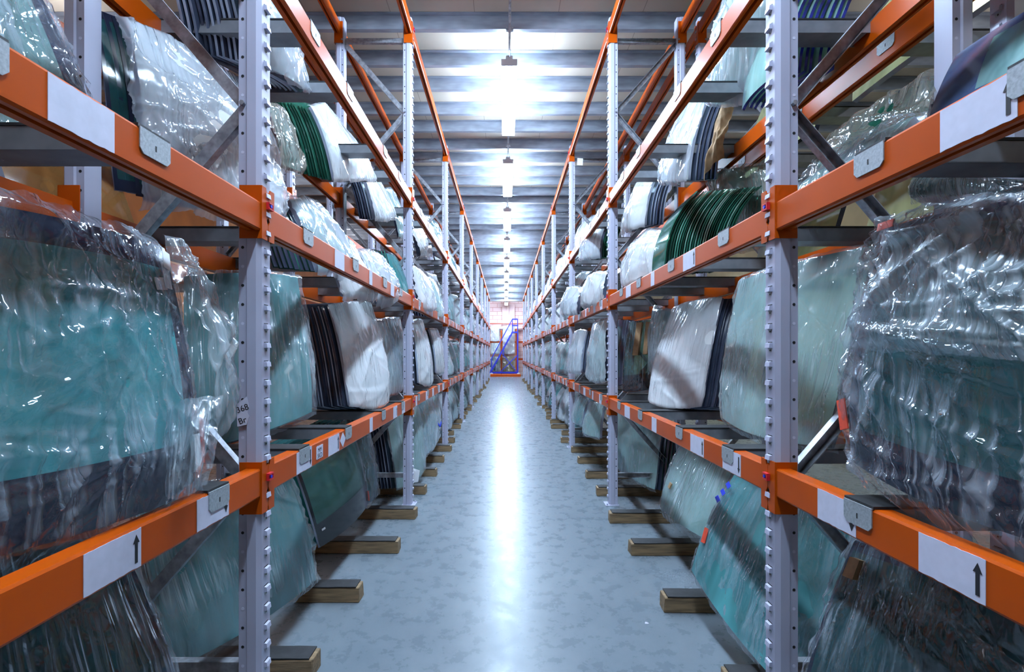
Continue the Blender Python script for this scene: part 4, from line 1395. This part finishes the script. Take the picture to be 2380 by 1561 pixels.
for i, (y0, lev, gl, w) in enumerate(((.9, 1, 'black', .9), (2.3, 1, 'amber', .8), (.8, 0, 'amber', .8), (2.6, 0, 'amber', .8))):
    zs = [1.01, 1.945, 2.88][lev]
    x0 = XL - DEP - .70
    q = [Vector((x0 - .2, y0, zs + .62)), Vector((x0 - .2, y0 + w, zs + .62)), Vector((x0, y0 + w, zs)), Vector((x0, y0, zs))]
    bundle('wrapped_windscreen', 'dusty pane in the row behind left rack, %s, %s from the camera' % (LVN[lev + 1], ORD[i]), WS, q, gl, None, (.02,) * 4, .03, (.05, .25), (.03, .02), 30, .01, 20, None, 'panes in the row behind left rack')

# ================= far end of the aisle
yk = 30.2
kb = thing('guard_kerb', 'pale orange floor guard kerb across the far end of the aisle', 'kerb', (0, yk, 0))
put('kerb_bar', MB().prism([(-.06, 0), (.06, 0), (.06, .13), (.045, .16), (-.045, .16), (-.06, .13)], -.93, .93, 0).mesh('kerb_bar', M['orange']), kb)
yl = 31.0
lad = thing('mobile_steps', 'blue mobile warehouse steps with handrails at the far end', 'steps', (0, yl, 0))
m = M['ladderblue']
def pxz(px, py, Y=yl):
    p = at(px, py, Y)
    return (p.x, p.z)
xa, xb_, zb, zt = pxz(1139, 0)[0], pxz(1203, 0)[0], .22, pxz(0, 772)[1]
for dy in (-.32, .32):
    b = MB().bar((xa, dy, zb), (xb_, dy, zb), .08, .09)
    b.bar((xb_, dy, zb), (xb_, dy, zt), .08, .08)
    b.bar((xb_ - .33, dy, zt), (xb_ - .33, dy, zt + .82), .045, .045).bar((xb_, dy, zt), (xb_, dy, zt + .82), .045, .045)
    b.bar((xb_ - .33, dy, zt + .82), (xb_, dy, zt + .82), .045, .045).bar((xb_ - .33, dy, zt + .42), (xb_, dy, zt + .42), .045, .045)
    put('side_frame', b.mesh('side_frame', m), lad)
    b = MB().bar((xa + .02, dy, zb), (xb_ - .33, dy, zt), .06, .10)
    put('stringer', b.mesh('stringer', m), lad)
    b = MB().bar((xa + .05, dy, zb + .8), (xb_ - .33, dy, zt + .82), .045, .045).bar((xa + .1, dy, zb + .05), (xa + .1, dy, zb + .82), .045, .045).bar((xa + .85, dy, zb + .95), (xa + .85, dy, zb + 1.65), .04, .04)
    put('handrail', b.mesh('handrail', m), lad)
    b = MB().bar((xa + .6, dy, zb), (xb_, dy, zb + 1.1), .04, .04).bar((xb_, dy, zb), (xa + .75, dy, zb + 1.2), .04, .04)
    put('brace', b.mesh('brace', m), lad)
put('platform', MB().box2((xb_ - .36, -.34, zt - .05), (xb_ + .03, .34, zt + .04)).mesh('platform', m), lad)
for i in range(9):
    f = (i + .6) / 9.4
    put('step', MB().box(((xa + .02) * (1 - f) + (xb_ - .33) * f, 0, zb * (1 - f) + zt * f), (.16, .62, .03)).mesh('step', m), lad)
for (x, dy) in ((xb_ + .05, -.36), (xb_ + .05, .36), (xa + .1, -.36), (xa + .1, .36)):
    put('wheel', MB().tube((x, dy - .025, .11), (x, dy + .025, .11), .11, 20).mesh('wheel', M['white']), lad, label='white wheel')
ye = 31.75
er = thing('end_rack', 'orange and pink rack standing along the far end wall', 'rack', (0, ye, 0))
for i, px in enumerate((1100, 1165.5, 1200, 1250)):
    x = pxz(px, 0, ye)[0]
    put('post', MB().box2((x - .04, -.04, 0), (x + .04, .04, 3.0 if i != 1 else 2.9)).mesh('post', M['orange']), er)
for z in (1.05, 2.15):
    put('rail', MB().box2((pxz(1100, 0, ye)[0], -.06, z - .06), (pxz(1250, 0, ye)[0], .06, z + .06)).mesh('rail', M['orange']), er)
ends = [('pale pane in pink-lit film, upper bay of the far end rack', 'white', 'misty', (1140, 757, 1160, 793)), ('silvery wrapped pane behind the blue steps, far end rack', 'pale', 'milkycool', (1140, 797, 1161, 822)),
        ('silver-wrapped dark pane on lower bay of far end rack', 'teal', 'milkycool', (1139, 829, 1162, 863)), ('brown crumpled pack on lower bay of far end rack', 'yellow', 'tan', (1168, 828, 1197, 863)),
        ('pinkish white board standing in middle bay of far end rack', 'white', 'milky', (1169, 757, 1196, 822))]
for lab, gl, fm, (x0, y0, x1, y1) in ends:
    q = [at(x0, y0, ye - .05), at(x1, y0, ye - .05), at(x1, y1, ye - .2), at(x0, y1, ye - .2)]
    bundle('wrapped_windscreen', lab, WS, q, gl, fm, (.02,) * 4, .05, (.05, .2), (.02, .02), 24, .03, 24)

# ------------------------------------------------------------------ camera, world, view
cam = bpy.data.cameras.new('camera')
cam.sensor_width = 36.0
cam.lens = 36.0 * F / 2380.0
cam.shift_x = (1190 - VX) / 2380.0
cam.shift_y = (VY - 780.5) / 2380.0
cam.clip_start = .02
co = bpy.data.objects.new('camera', cam)
C.objects.link(co)
co.location = (0, 0, CH)
co.rotation_euler = (PI / 2, 0, 0)
S.camera = co
w = bpy.data.worlds.new('world')
S.world = w
w.use_nodes = True
w.node_tree.nodes['Background'].inputs['Color'].default_value = (.5, .6, .8, 1)
w.node_tree.nodes['Background'].inputs['Strength'].default_value = .0
S.view_settings.view_transform = 'Standard'
S.view_settings.look = 'None'
S.view_settings.gamma = 1.0
S.view_settings.use_curve_mapping = False
S.view_settings.exposure = 0.6
cy = S.cycles
cy.max_bounces = 6
cy.diffuse_bounces = 3
cy.use_adaptive_sampling = True
cy.adaptive_threshold = .06
cy.glossy_bounces = 2
cy.transmission_bounces = 2
cy.transparent_max_bounces = 9
cy.sample_clamp_indirect = 6.0
cy.sample_clamp_direct = 0.0
cy.blur_glossy = .5
cy.caustics_reflective = False
cy.caustics_refractive = False
